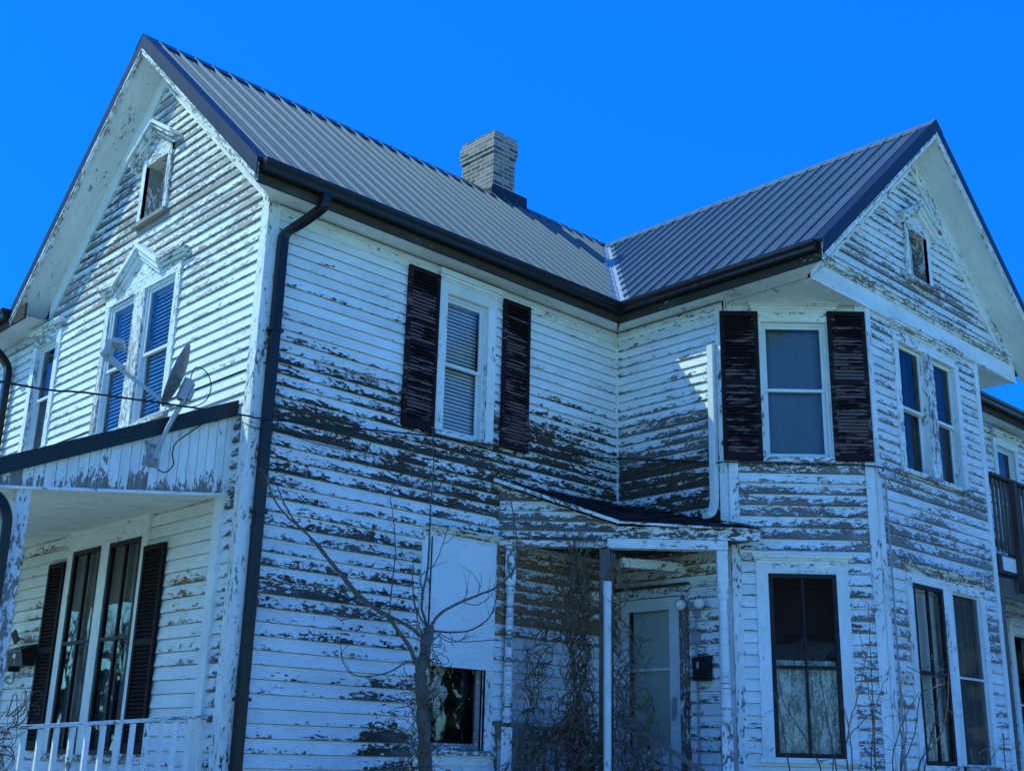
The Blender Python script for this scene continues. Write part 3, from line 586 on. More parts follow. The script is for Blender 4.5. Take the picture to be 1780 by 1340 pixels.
def small_gable_window(F,u0,u1,z0,z1,uc,zap,zft,hw,sev,dark):
    mb=MB(); T=.045; cw=.085
    box(mb,F,u0-cw,u0,0,T,z0-.02,z1+.10,sev=sev,dark=dark); box(mb,F,u1,u1+cw,0,T,z0-.02,z1+.10,sev=sev,dark=dark)
    for a,b in ((u0-.012,u0),(u1,u1+.012)): box(mb,F,a,b,-.25,T-.003,z0,z1,sev=sev+.1,dark=dark)
    box(mb,F,u0,u1,-.25,T-.003,z1,z1+.015,sev=sev,dark=dark)
    wd=mb.build('window',PAINT,house)
    mb=MB(); box(mb,F,u0-cw-.03,u1+cw+.03,-.25,.085,z0-.05,z0-.001,sev=sev+.3,dark=dark); mb.build('sill',PAINT,wd)
    mb=MB()
    fprism(mb,F,[(u0-cw,z1+.015),(u1+cw,z1+.015),(u1+cw,zft),(uc,zap-.05),(u0-cw,zft)],.0,T-.005,sev,dark)
    for ft in ((uc-hw,zft),(uc+hw,zft)):
        for i,(dz,n,th) in enumerate(((0,.16,.035),(.045,.125,.04),(.095,.09,.045))): rake(mb,F,(ft[0],ft[1]-dz),(uc,zap-dz),th,0,n,sev,dark)
    mb.build('pediment',PAINT,wd)
    mb=MB(); m=(u0+u1)/2; sash(mb,F,u0+.003,u1-.003,z0,z1,-.20,-.16,.045,sev=.4); box(mb,F,u0+(u1-u0)*.30,u0+(u1-u0)*.36,-.195,-.155,z0,z1,sev=.4); mb.build('sash',PAINT,wd)
    pane(F,u0+.04,u1-.04,z0+.04,z1-.04,-.18,wd); backing(F,u0,u1,z0,z1,wd,.6)
small_gable_window(Gab,2.22,2.73,7.25,7.96,2.52,8.46,8.13,.52,.38,.3)
small_gable_window(Front,7.27,7.73,7.28,7.94,7.49,8.34,8.07,.44,.3,.5)
# chamfer windows
window(Cham,[(.405,1.143)],4.79,6.37,cw=.10,hh=.11,head='crown',sev=.12,dark=.5,style='vinyl',inside='sheer',sx=-.07)
shutter(Cham,-.055,.372,4.745,6.475,.50,n=.034); shutter(Cham,1.150,1.572,4.755,6.49,.66,n=.034)
window(Cham,[(.375,1.095)],1.67,3.53,cw=.125,hh=.10,sev=.14,dark=.5,style='storm4',inside='lace',split=.48)
# wing front windows
window(Front,[(6.81,7.43),(7.63,8.20)],4.81,6.35,cw=.11,hh=.12,sev=.27,dark=.5,style='bare',inside='grey')
wl=window(Front,[(6.71,7.40)],1.63,3.53,cwl=.12,cwr=.10,hh=.10,head='none',sev=.2,dark=.5,style='storm4',inside='mix')
wl=window(Front,[(7.62,8.32)],1.63,3.53,cwl=.12,cwr=.11,hh=.10,head='none',sev=.2,dark=.5,style='screen',inside='greyfull')
mb=MB(); crown(mb,Front,6.59,8.43,3.63,1.1,.45,.5); mb.build('crown_moulding',PAINT,wl)
# rear windows
window(Rear,[(11.99,12.61)],4.6,6.34,cw=.12,hh=.10,sev=.12,style='vinyl',inside='grey')
window(Rear,[(11.91,12.74)],1.5,3.49,cw=.12,hh=.10,sev=.12,style='screen',inside='grey')
# ground window under the street porch
wd=window(Gab,[(1.76,2.45),(2.63,3.31)],1.53,3.59,cw=.13,hh=.13,head='crown',sev=.05,dark=.5,style='storm4',inside='grey',split=.53)
shutter(Gab,1.245,1.655,1.55,3.47,.0); shutter(Gab,3.45,3.85,1.55,3.50,.0)
# boarded window in the long wall
mb=MB()
box(mb,Side,2.045,2.15,0,.036,1.66,3.72,sev=.25,dark=.6); box(mb,Side,2.94,3.045,0,.036,1.66,3.72,sev=.2,dark=.6)
for a,b in ((2.138,2.15),(2.94,2.952)): box(mb,Side,a,b,-.11,.03,1.66,3.72,sev=.3,dark=.6)
box(mb,Side,2.045,3.045,0,.034,3.69,3.74,sev=.2,dark=.6)
bw=mb.build('window',PAINT,house)
mb=MB(); crown(mb,Side,2.06,3.04,3.74,.55,.35,.7); mb.build('crown_moulding',PAINT,bw)
mb=MB(); box(mb,Side,2.01,3.08,-.11,.075,1.61,1.66,sev=.5,dark=.6); box(mb,Side,2.05,3.04,0,.04,1.52,1.61,sev=.3,dark=.6); mb.build('sill',PAINT,bw)
mb=MB(); sash(mb,Side,2.155,2.935,1.665,2.66,-.075,-.035,.055,sev=.65); mb.build('sash',PAINT,bw)
pane(Side,2.20,2.89,1.71,2.62,-.055,bw)
mb=MB()
R=random.Random(3); 
for i in range(26):
    u=2.28+R.random()*.32; z=2.0+R.random()*.45; pts=[]
    for k in range(6): a=k/6*6.283; pts.append(Side.p(u+math.cos(a)*R.uniform(.015,.06),-.16-R.random()*.05,z+math.sin(a)*R.uniform(.03,.10)))
    mb.face(pts)
mb.build('torn_curtain',CURT,bw)
backing(Side,2.15,2.94,1.66,3.7,bw,.8)
mb=MB(); box(mb,Side,2.165,3.025,.040,.052,2.435,3.70); box(mb,Side,2.165,3.025,.041,.0535,2.97,3.0)
mb.build('window_board',BOARD,bw)
mb=MB()
for u in (2.2,2.6,2.99):
    for z in (2.47,2.93,3.06,3.65): box(mb,Side,u-.004,u+.004,.052,.056,z-.004,z+.004)
mb.build('nail_head',WIRE,bw)
# storm door in the wing wall
mb=MB()
box(mb,Wing,-.0+.005,.055,0,.04,1.27,3.36,sev=.2,dark=.6); box(mb,Wing,.92,1.03,0,.045,1.27,3.42,sev=.6,dark=.75); box(mb,Wing,.0,1.05,0,.05,3.34,3.44,sev=.3,dark=.6); box(mb,Wing,.0,1.06,0,.085,3.44,3.47,sev=.95,dark=1)
door=mb.build('door',PAINT,house)
mb=MB(); d0,d1,z0,z1=.065,.91,1.29,3.33
box(mb,Wing,d0,d0+.11,-.01,.03,z0,z1); box(mb,Wing,d1-.14,d1,-.01,.03,z0,z1); box(mb,Wing,d0+.11,d1-.14,-.01,.03,3.20,z1); box(mb,Wing,d0+.11,d1-.14,-.01,.03,z0,1.74); box(mb,Wing,d0+.11,d1-.14,-.008,.032,2.545,2.575)
mb.build('storm_door',VINYL,door)
pane(Wing,d0+.11,d1-.14,1.74,3.20,.01,door)
mb=MB(); box(mb,Wing,d1-.085,d1-.045,.03,.055,2.08,2.26); box(mb,Wing,d1-.075,d1-.055,.055,.085,2.02,2.2); mb.build('door_handle',PLASG,door)
mb=MB(); box(mb,Wing,d0+.1,d1-.13,-.10,-.08,1.29,3.25); mb.build('inner_door',CURTD,door)
# left porch door
mb=MB(); box(mb,Gab,4.73,4.86,0,.04,1.05,3.62,sev=.06); box(mb,Gab,5.74,5.86,0,.04,1.05,3.62,sev=.06); box(mb,Gab,4.73,5.86,0,.043,3.58,3.70,sev=.06); crown(mb,Gab,4.73,5.86,3.70,.9,.06)
door2=mb.build('door',PAINT,house)
mb=MB(); box(mb,Gab,4.87,5.73,-.03,.0,1.06,1.9); box(mb,Gab,4.87,4.99,-.03,.0,1.9,3.57); box(mb,Gab,5.61,5.73,-.03,.0,1.9,3.57); box(mb,Gab,4.99,5.61,-.03,.0,3.45,3.57)
mb.build('storm_door',SASHB,door2); pane(Gab,4.99,5.61,1.9,3.45,-.015,door2); backing(Gab,4.87,5.73,1.1,3.5,door2)
# ------------------------------------------------------------------ roofs
def profile(t0,t1,sp=.229):
    """ribbed sheet profile: list of (t, height)"""
    out=[]; k=math.floor(t0/sp); t=k*sp
    shape=((0,0),(.008,.032),(.030,.032),(.038,0),(.098,0),(.106,.010),(.112,.010),(.120,0),(.160,0),(.168,.010),(.174,.010),(.180,0))
    while t<t1:
        for a,h in shape:
            if t0<t+a<t1: out.append((t+a,h))
        t+=sp
    return [(t0,0)]+out+[(t1,0)]
def ribbed(mb,prof,base,top,nrm):
    n=Vector(nrm)
    for (t0,h0),(t1,h1) in zip(prof,prof[1:]):
        a0,b0,a1,b1=Vector(base(t0)),Vector(top(t0)),Vector(base(t1)),Vector(top(t1))
        if (b0-a0).length<.01 and (b1-a1).length<.01: continue
        mb.face([a0+n*h0,a1+n*h1,b1+n*h1,b0+n*h0])
n1=Vector((0,-K1,1)).normalized(); n2=Vector((-K2,0,1)).normalized()
RT=HR-.02
mb=MB(); vg=.10
def mtop(x): return (x,W/2-.04,HE+K1*(W/2-.04+OE))
def mbase(x):
    xv=XI-OE
    if x<=xv-vg: return (x,-OE-.03,HE-.03*K1)
    y=-OE+(x-xv+vg)*K2/K1; y=min(y,W/2-.04); return (x,y,HE+K1*(y+OE))
ribbed(mb,profile(-OG+.02,XR+.2),mbase,mtop,n1)
roof=mb.build('roof',ROOFM,house)
mb=MB()
def wtop(y): return (XR-.04,y,HE+K2*(XR-.04-XI+OE))
def wbase(y):
    if y<=-OE-vg: return (XI-OE-.03,y,HE-.03*K2)
    x=XI-OE+(y+OE+vg)*K1/K2; x=min(x,XR-.04); return (x,y,HE+K2*(x-XI+OE))
ribbed(mb,profile(-YW-OG2+.02,W/2-.1),wbase,wtop,n2); mb.build('wing_roof',ROOFM,house)
# rear slopes
mb=MB(); ribbed(mb,profile(-OG+.02,XI+WW+6),lambda x:(x,W+OE+.03,HE-.03*K1) if x<0.2 else (x,min(W+OE,W/2+.04+ (W/2+OE)),HE),lambda x:(x,W/2+.04,HE+K1*(W/2-.04+OE)),Vector((0,K1,1)).normalized())
ribbed(mb,profile(XR+.2,16.3),lambda x:(x,max(-OE,-OE+(2*XR-XI+OE-x)*K2/K1) if x<XI+WW+OE else -OE,HE+K1*(max(0,(2*XR-XI+OE-x)*K2/K1) if x<XI+WW+OE else 0)),mtop,n1)
mb.build('rear_roof',ROOFM,house)
mb=MB(); ribbed(mb,profile(-YW-OG2+.02,W/2),lambda y:(XI+WW+OE+.03,y,HE-.03*K2),lambda y:(XR+.04,y,HE+K2*(XR-.04-XI+OE)),Vector((K2,0,1)).normalized())
mb.build('wing_roof',ROOFM,house)
# left extension roof (ridge along y) and rear lean-to roof
mb=MB(); xe=2.6
mb.face([(-OG,W+OE+.02,HE-.02),(-OG,LE+.3,HE-.02),(xe,LE+.3,HE-.02+K1*(xe+OG)*.97),(xe,W/2+.3,HE-.02+K1*(xe+OG)*.97)])
mb.face([(xe,W/2+.3,HE-.02+K1*(xe+OG)*.97),(xe,LE+.3,HE-.02+K1*(xe+OG)*.97),(xe*2,LE+.3,HE),(xe*2,W,HE)]); mb.build('extension_roof',ROOFM,house)
mb=MB(); ribbed(mb,profile(XI+WW+.0,16.3),lambda x:(x,-1.85,HE),lambda x:(x,.9,HE+2.75*.74),Vector((0,-.74,1)).normalized())
mb.face([(XI+WW,-1.85,HE-.03),(16.3,-1.85,HE-.03),(16.3,.9,HE+2.75*.74-.03),(XI+WW,.9,HE+2.75*.74-.03)]); mb.build('rear_roof',ROOFM,house)
# roof decks (light-tight) just under the sheets
mb=MB(); e=.03
mb.face([(-OG+.01,-OE,HE-e),(XI-OE,-OE,HE-e),(XR,W/2,HR-e),(-OG+.01,W/2,HR-e)]); mb.face([(-OG+.01,W/2,HR-e),(16,W/2,HR-e),(16,W+OE,HE-e),(-OG+.01,W+OE,HE-e)])
mb.face([(XR,W/2,HR2-e),(XI-OE,-OE,HE-e),(XI-OE,-YW-OG2+.01,HE-e),(XR,-YW-OG2+.01,HR2-e)]); mb.face([(XR,-YW-OG2+.01,HR2-e),(XI+WW+OE,-YW-OG2+.01,HE-e),(XI+WW+OE,W/2,HE-e),(XR,W/2,HR2-e)])
mb.build('roof_deck',RAW,house)
# ridge caps
def ridgecap(mb,a,b,k,axis,w=.15):
    a=Vector(a);b=Vector(b)
    for s_ in (-1,1):
        d=Vector((0,s_*w,-w*k)) if axis=='x' else Vector((s_*w,0,-w*k))
        mb.face([a,b,b+d,a+d]); e2=Vector((0,0,-.018)); mb.face([a+d,b+d,b+d+e2,a+d+e2])
mb=MB(); ridgecap(mb,(-OG-.02,W/2,HR+.035),(16,W/2,HR+.035),K1,'x'); mb.build('ridge_cap',GUTM,roof)
mb=MB(); ridgecap(mb,(XR,-YW-OG2-.02,HR2+.035),(XR,W/2,HR2+.035),K2,'y'); mb.build('ridge_cap',ROOFM,roof)
# valley flashing: folded strip with raised centre seam
mb=MB(); a=Vector((XI-OE,-OE,HE+.006)); b=Vector((XR,W/2-.07,HR2+.006)); w_=.17
for d in (Vector((-w_,0,0)),Vector((0,-w_,0))): mb.face([a,b,b+d,a+d])
mb.build('valley_flashing',GALV,roof)
mb=MB(); beam(mb,a+Vector((0,0,.01)),b+Vector((0,0,.01)),.018,.03); mb.build('valley_seam',GALV,roof)
# screws in the ribs' flats
mb=MB()
for (t0,t1,base,top,n) in ((-OG,XR-.3,mbase,mtop,n1),(-YW-OG2,W/2-.6,wbase,wtop,n2)):
    t=math.ceil(t0/.229)*.229+.056
    while t<t1:
        a=Vector(base(t));b=Vector(top(t)); L=(b-a).length; 
        for q in (.12,.75,1.4,2.05,2.7,3.35):
            if q<L:
                c=b+(a-b)*(q/L)+n*.004; d=(b-a).normalized(); s_=d.cross(n)
                mb.face([c+s_*.007+d*.007,c-s_*.007+d*.007,c-s_*.007-d*.007,c+s_*.007-d*.007]); 
        t+=.229
mb.build('screw_head',GUTM,roof)
# rake assembly for both gables
def gable_trim(F,uc,half,eave_z,k,og,sev,dark,prt,fz=-.48):
    ridge=eave_z+k*half
    z=lambda u:ridge-k*abs(u-uc)
    for s_ in (-1,1):
        ue=uc+s_*half; P=lambda u,dz:(u,z(u)+dz)
        rot=math.atan(k)*(-s_)
        def strip(mb,d0,d1,n0,n1,ue=ue,sv=sev,dk=dark): 
            poly=[(ue,z(ue)+d0),(uc,z(uc)+d0),(uc,z(uc)+d1),(ue,z(ue)+d1)]
            if s_>0: poly=poly[::-1]
            fprism(mb,F,poly,n0,n1,sv,dk,rot)
        mb=MB(); u2=uc+s_*(half-OE+.0); strip(mb,fz,-.17,.0,.030,u2); mb.build('frieze_board',PAINT,prt)
        mb=MB(); strip(mb,fz-.03,fz+.015,.0,.042,uc+s_*(half-OE-.04)); mb.build('rake_moulding',PAINT,prt)
        mb=MB(); strip(mb,-.195,-.165,.0,og-.02,uc+s_*(half-.045),sev*.25,dark); mb.build('soffit',PAINT,prt)
        mb=MB(); strip(mb,-.225,-.03,og-.03,og,ue,sev+.18,dark); strip(mb,-.185,-.145,og,og+.014,ue,sev+.3,dark); mb.build('fascia',PAINT,prt)
        mb=MB(); strip(mb,-.15,.03,og+.002,og+.014,uc+s_*(half+.03))
        poly=[(ue+s_*.03,z(ue+s_*.03)+.028),(uc,z(uc)+.028),(uc,z(uc)+.034),(ue+s_*.03,z(ue+s_*.03)+.034)]
        if s_>0: poly=poly[::-1]
        fprism(mb,F,poly,og-.13,og+.014); mb.build('rake_trim',TRIMM,prt)
gable_trim(Gab,W/2,W/2+OE,HE,K1,OG,.22,.3,gab)
gable_trim(Front,XR,WW/2+OE,HE,K2,OG2,.16,.5,front,-.52)
# eave boxes: soffit, fascia, gutter
def eave(F,u0,u1,oe,prt,m0=0,m1=0,fas=True):
    """m0/m1: mitre growth of the outer edge at each end"""
    mb=MB(); z=HS+.025
    mb.face([F.p(u0,0,z),F.p(u1,0,z),F.p(u1+m1,oe-.03,z),F.p(u0+m0,oe-.03,z)],None,rw(.06,.5))
    mb.face([F.p(u0,0,z+.02),F.p(u1,0,z+.02),F.p(u1+m1,oe-.03,z+.02),F.p(u0+m0,oe-.03,z+.02)]); mb.build('soffit',PAINT,prt)
    mb=MB(); fprism_pts(mb,F,u0+m0,u1+m1,oe-.03,oe-.005,HS-.01,HE-.03,.95,1.1); mb.build('fascia',PAINT,prt)
def fprism_pts(mb,F,u0,u1,n0,n1,z0,z1,sev,dark): box(mb,F,u0,u1,n0,n1,z0,z1,sev=sev,dark=dark)
eave(Side,0,XI,OE,side,-OG+.03,-OE)
eave(Wing,0,YW,OE,wing,OE,OG2-.04)
eave(Gab,W-.1,LE+.3,OG,gab,0,0)
eave(Rear,XI+WW,16.3,.34,rear,0,0)
def gutter(F,u0,u1,oe,name='gutter',cap0=True,cap1=True,m0=0,m1=0,zt=HE-.005):
    pr=[(oe-.004,-.0),(oe-.004,-.125),(oe+.075,-.125),(oe+.088,-.11),(oe+.092,-.075),(oe+.115,-.045),(oe+.118,-.006),(oe+.11,0),(oe+.10,-.006),(oe+.075,-.06),(oe+.07,-.11),(oe+.01,-.115),(oe+.005,0)]
    mb=MB(); g=lambda n,f:(n-oe)*f
    A=[F.p(u0+m0*(n/oe),n,zt+z) for n,z in pr]; B=[F.p(u1+m1*(n/oe),n,zt+z) for n,z in pr]
    for i in range(len(pr)): j=(i+1)%len(pr); mb.face([A[i],B[i],B[j],A[j]])
    if cap0: mb.face([F.p(u0,n,zt+z) for n,z in pr[:8]])
    if cap1: mb.face([F.p(u1,n,zt+z) for n,z in pr[:8]])
    gg=mb.build(name,GUTM,house)
    L=abs(u1-u0); k=int(L//2.6)
    for i in range(1,k+1):
        mb=MB(); uu=u0+(u1-u0)*i/(k+1); q=[F.p(uu-.03,n*1.0+.004,zt+z-.003) for n,z in pr[1:8]]; q2=[F.p(uu+.03,n+.004,zt+z-.003) for n,z in pr[1:8]]
        for a in range(6): mb.face([q[a],q2[a],q2[a+1],q[a+1]])
        mb.build('joint_sleeve',TRIMM,gg)
gutter(Side,-OG+.04,XI,OE,cap1=False,m1=-OE)
gutter(Wing,0,YW+OG2-.06,OE,cap0=False,m0=OE)
gutter(Gab,W+OE+.02,LE+.4,OG)
gutter(Rear,XI+WW,16.4,.35)
# rectangular downspouts
def dspout(pts,w,h,mat,name='downspout',seg=4):
    mb=MB(); P=smoothpl(pts,6); rows=[]
    for i,p in enumerate(P):
        d=(P[min(i+1,len(P)-1)]-P[max(i-1,0)]).normalized(); s_=DS_S; t=d.cross(s_).normalized()
        rows.append([p+s_*(x*w/2)+t*(y*h/2) for x,y in ((-.8,-1),(.8,-1),(1,-.8),(1,.8),(.8,1),(-.8,1),(-1,.8),(-1,-.8))])
    mb.grid(rows,None,True); mb.face(rows[0]); mb.face(rows[-1][::-1]); return mb.build(name,mat,house)
DS_S=Vector((1,0,0))
ds=dspout([(.37,-.38,6.70),(.36,-.38,6.62),(.35,-.36,6.55),(.27,-.22,6.44),(.20,-.12,6.36),(.135,-.085,6.28),(.125,-.08,6.15),(.125,-.08,5.5),(.125,-.08,3.5),(.125,-.08,1.2),(.125,-.08,.1)],.092,.078,GUTM)
for z in (5.3,3.6,2.0): mb=MB(); box(mb,Side,.06,.19,.03,.127,z,z+.03); mb.build('bracket',GUTM,ds)
DS_S=Vector((0,1,0))
dspout([(XI-.07,-1.47,6.10),(XI-.07,-1.47,6.0),(XI-.07,-1.465,5.2),(XI-.07,-1.46,4.6),(XI-.07,-1.455,4.32),(XI-.085,-1.45,4.24),(XI-.12,-1.44,4.17),(XI-.19,-1.42,4.14)],.085,.07,WHITEM)
DS_S=Vector((0,1,0))
dspout([(-.44,5.95,6.68),(-.42,5.95,6.55),(-.30,5.95,6.45),(-.16,5.95,6.33),(-.09,5.95,6.2),(-.085,5.95,5.9),(-.085,5.95,4.8)],.10,.08,GUTM)
# ------------------------------------------------------------------ chimney
mb=MB(); CX0,CX1,CY0,CY1=5.07,5.50,2.45,3.15
def cbox(mb,x0,x1,y0,y1,z0,z1,j=0):
    for (a,b,o) in (((x0,y0),(x1,y0),0),((x1,y0),(x1,y1),.4),((x1,y1),(x0,y1),.1),((x0,y1),(x0,y0),.3)):
        L=math.dist(a,b); mb.face([(a[0],a[1],z0),(b[0],b[1],z0),(b[0],b[1],z1),(a[0],a[1],z1)],[(o,z0),(o+L,z0),(o+L,z1),(o,z1)])
    mb.face([(x0,y0,z1),(x1,y0,z1),(x1,y1,z1),(x0,y1,z1)]); mb.face([(x0,y1,z0),(x1,y1,z0),(x1,y0,z0),(x0,y0,z0)])
cbox(mb,CX0,CX1,CY0,CY1,8.9,10.10); chim=mb.build('chimney',BRICK,house)
mb=MB(); e=.038
for z0,z1,ee in ((10.10,10.168,.018),(10.168,10.372,.028),(10.372,10.44,.012)): cbox(mb,CX0-ee,CX1+ee,CY0-ee,CY1+ee,z0,z1-.002)
capo=mb.build('chimney_cap',BRICK,chim)
bv=capo.modifiers.new('b','BEVEL'); bv.width=.018; bv.segments=2
mb=MB(); box(mb,Ident,CX0-.02,CX1+.25,-CY0+.0,-CY0+.02,9.38,9.56); box(mb,Ident,CX0-.03,CX0-.005,-CY1,-CY0+.02,9.2,9.50); mb.build('flashing',GUTM,chim)
# ------------------------------------------------------------------ side porch (diagonal, in the inner corner)
PA=Vector((2.98,0)); PBv=Vector((3.92,-.93)); PC=Vector((5.06,-2.0))
Diag=Fr((3.08,0.0),(1,-1),(-1,-1))   # u along the diagonal front
LD=2.03*1.0
mb=MB()
tA=(2.98,-.02,4.42); tI=(XI-.002,-.02,4.47); tB=(3.93,-.95,3.99); tC=(5.07,-2.03,3.955); tW=(XI-.02,-1.6,4.05)
def shf(a,b,c,k=10):
    a,b,c=Vector(a),Vector(b),Vector(c); mb.face([a,b,c],[(p.x-p.y,p.z*1.6+p.x*.3) for p in (a,b,c)])
shf(tA,tB,tI); shf(tI,tB,tC); shf(tI,tC,tW)
# shingle courses with thickness
R=random.Random(5)
for tri in ((tA,tB,tI),(tI,tB,tC)):
    a,b,c=[Vector(p) for p in tri]; nn=(b-a).cross(c-a).normalized(); nn=nn if nn.z>0 else -nn
    for i in range(420):
        r1,r2=R.random(),R.random(); r1=math.sqrt(r1); p=a*(1-r1)+b*(r1*(1-r2))+c*(r1*r2)
        dwn=Vector((-.3,-.95,0)); dwn=(dwn-nn*dwn.dot(nn)).normalized(); s_=dwn.cross(nn); l=R.uniform(.04,.16); wdt=R.uniform(.02,.06)
        p=p+nn*R.uniform(.008,.028)
        if (p-Vector((XI,-.0,p.z))).length<.1: continue
        mb.face([p-s_*l/2,p+s_*l/2,p+s_*l/2+dwn*wdt+nn*.004,p-s_*l/2+dwn*wdt+nn*.004],[(p.x,p.y),(p.x+.1,p.y),(p.x+.1,p.y+.1),(p.x,p.y+.1)])
proof=mb.build('side_porch_roof',SHING,house)
mb=MB(); beam(mb,Vector(tA)+Vector((-.02,-.03,-.01)),Vector(tB)+Vector((-.02,-.03,-.01)),.025,.035,sev=.42,dark=.8); beam(mb,Vector(tB)+Vector((-.02,-.03,-.01)),Vector(tC)+Vector((.06,-.06,-.02)),.03,.022,sev=.45,dark=.8); mb.build('drip_edge',PAINT,proof)
# triangular boarded infill + fascia + beam
mb=MB(); uB=((PBv-Vector((3.08,0))).dot(Vector((1,-1)).normalized())); uA=-.06
siding(mb,Diag,3.79,4.40,ce(uA),lambda z:uA+ (uB-uA)*cl((4.40-z)/(4.40-3.97)) if z>3.97 else uB,[],lambda u,z:(.40+.2*sm(z,4.0,3.85),.75),.105,zref=3.79)
box(mb,Diag,uB,2.76,-.03,.03,3.83,3.955,sev=.56,dark=.8)
fprism(mb,Diag,[(uA,3.79),(uB,3.79),(uB,3.97),(uA,4.38)],-.04,-.005,0,.5)
mb.build('porch_fascia',PAINT,proof)
mb=MB(); box(mb,Diag,-.06,1.16,-.10,.02,3.73,3.80,sev=.26,dark=2.4); box(mb,Diag,1.16,2.42,-.10,.03,3.725,3.825,sev=.34,dark=2.4); mb.build('porch_beam',PAINT,proof)
mb=MB(); mb.face([(3.05,-.03,3.82),(XI-.02,-.03,3.82),(XI-.02,-1.9,3.82),(3.95,-.9,3.82)]); mb.build('porch_ceiling',DECKW,proof)
mb=MB(); beam(mb,(4.2,-.75,3.62),(4.98,-.95,3.64),.06,.10,sev=.3,dark=.6); mb.build('hanging_board',PAINT,proof)
mb=MB(); mb.face([(3.05,0,1.24),(XI,0,1.24),(XI,-1.9,1.24),(3.1,-.05,1.24)]); box(mb,Diag,0,2.6,-.05,.0,0,1.24); mb.build('porch_floor',FLOORM,house)
# posts
def turned_post(F,u,z0,z1,r=.05,name='porch_post',mat=None,sev=.3,n=-.04):
    mb=MB(); w=.055
    box(mb,F,u-w,u+w,n-w,n+w,z1-.36,z1,sev=sev,dark=.6); box(mb,F,u-w,u+w,n-w,n+w,z0,z0+.72,sev=sev,dark=.6)
    h=z1-z0; c=F.p(u,n,z0)
    pr=[(r*1.15,.72),(r*.75,.74),(r*1.12,.77),(r*1.12,.80),(r*.8,.82),(r*1.02,.88)]
    pr+=[(r*(1.02-.25*t),.88+(h-.36-.88-.14)*t) for t in (.25,.5,.75,1)]
    pr+=[(r*1.1,h-.48),(r*1.1,h-.45),(r*.8,h-.43),(r*1.15,h-.39),(r*1.15,h-.36)]
    lathe(mb,c,pr); return mb.build(name,PAINT,house)
turned_post(Diag,.15,1.24,3.73); turned_post(Diag,2.36,1.24,3.72,.055)
mb=MB(); box(mb,Diag,1.08,1.19,-.09,.0,0,3.72); pst=mb.build('wooden_post',RAW,house)
mb=MB(); box(mb,Diag,1.20,1.225,-.07,-.045,0,3.70); mb.build('batten',RAW,pst)
# railing between the left post and the wooden post, and the stair rail
def railing(mb,a,b,z0a,z0b,zb,sp,w=.03,F=Diag):
    pass
mb=MB(); pa=Diag.p(-.02,-.02,1.93); pb=Diag.p(1.08,-.02,1.84); beam(mb,pa,pb,.07,.04); beam(mb,pa+Vector((0,0,-.10)),pb+Vector((0,0,-.10)),.04,.07); beam(mb,pa+Vector((0,0,-.58)),pb+Vector((0,0,-.5)),.04,.07)
for i in range(9):
    t=(i+.5)/9; p=pa.lerp(pb,t); beam(mb,p+Vector((0,0,-.02)),p+Vector((0,0,-.62)),.032,.032,up=(1,1,0))
mb.build('railing',RAW,house)
mb=MB(); pa=Vector((3.93,-1.03,1.98)); pb=Vector((4.75,-2.2,1.10)); beam(mb,pa,pb,.08,.05); beam(mb,pa+Vector((0,0,-.6)),pb+Vector((0,0,-.6)),.05,.07)
for i in range(8):
    t=(i+.5)/8; p=pa.lerp(pb,t); beam(mb,p,p+Vector((0,0,-.62)),.032,.032,up=(1,1,0))
mb.build('stair_rail',RAW,house)
# ------------------------------------------------------------------ street porch (left)
PY=.24; px0,px1=-2.12,-.0
zt=lambda x:4.66+.455*x; zb=lambda x:3.79+.135*x
mb=MB(); Fe=Fr((0,PY),(-1,0),(0,-1))      # u runs outwards (-x)
ps=[(u,n) for u,n in ()]
mb.face([(0.0,PY-.02,zt(0)),(px0-.1,PY-.02,zt(px0-.1)),(px0-.1,8.6,zt(px0-.1)),(0,8.6,zt(0))]); mb.face([(0.0,PY-.02,zt(0)-.04),(px0-.1,PY-.02,zt(px0-.1)-.04),(px0-.1,8.6,zt(px0-.1)-.04),(0,8.6,zt(0)-.04)])
mb.face([(px0-.1,PY-.02,zt(px0-.1)),(px0-.1,8.6,zt(px0-.1)),(px0-.1,8.6,zt(px0-.1)-.12),(px0-.1,PY-.02,zt(px0-.1)-.12)])
porch=mb.build('porch_roof',ROOFM,house)
mb=MB(); fprism(mb,Fe,[(0.02,zt(-.02)+.015),(2.2,zt(-2.2)+.015),(2.2,zt(-2.2)-.13),(0.02,zt(-.02)-.135)],.012,.045); mb.face([Fe.p(0.02,.045,zt(-.02)+.016),Fe.p(2.2,.045,zt(-2.2)+.016),Fe.p(2.2,-.12,zt(-2.2)+.016),Fe.p(.02,-.12,zt(-.02)+.016)]); mb.build('rake_trim',TRIMM,porch)
# beadboard end: narrow vertical boards, paint gone along the foot
mb=MB(); x=0.0; bw_=.088
Rr=random.Random(21)
while x<2.1:
    x2=min(x+bw_,2.1); br=Rr.random(); zlo=lambda u:zb(-u); zhi=lambda u:zt(-u)-.10
    bo=Rr.uniform(-.30,.14)
    for k in range(8):
        f0,f1=k/8,(k+1)/8
        zz=lambda u,f: zlo(u)+(zhi(u)-zlo(u))*f
        sv=lambda u,f:(cl(.66+bo-1.1*f*(zhi(u)-zlo(u))/.45)+.03+(.12 if .25<u<1.4 and f<.35 else 0),.5,br,.45)
        g_=.004
        q=[(x+g_,f0),(x2-.0,f0),(x2-.0,f1),(x+g_,f1)]
        mb.face([Fe.p(u,.0,zz(u,f)) for u,f in q],[(zz(u,f)*1.0,u*1.3) for u,f in q],[sv(u,f) for u,f in q])
    fprism(mb,Fe,[(x-.001,zlo(x)),(x+g_,zlo(x+g_)),(x+g_,zhi(x+g_)),(x-.001,zhi(x))],-.02,-.006,.3,.9)
    x=x2
mb.build('beadboard_end',PAINT,porch)
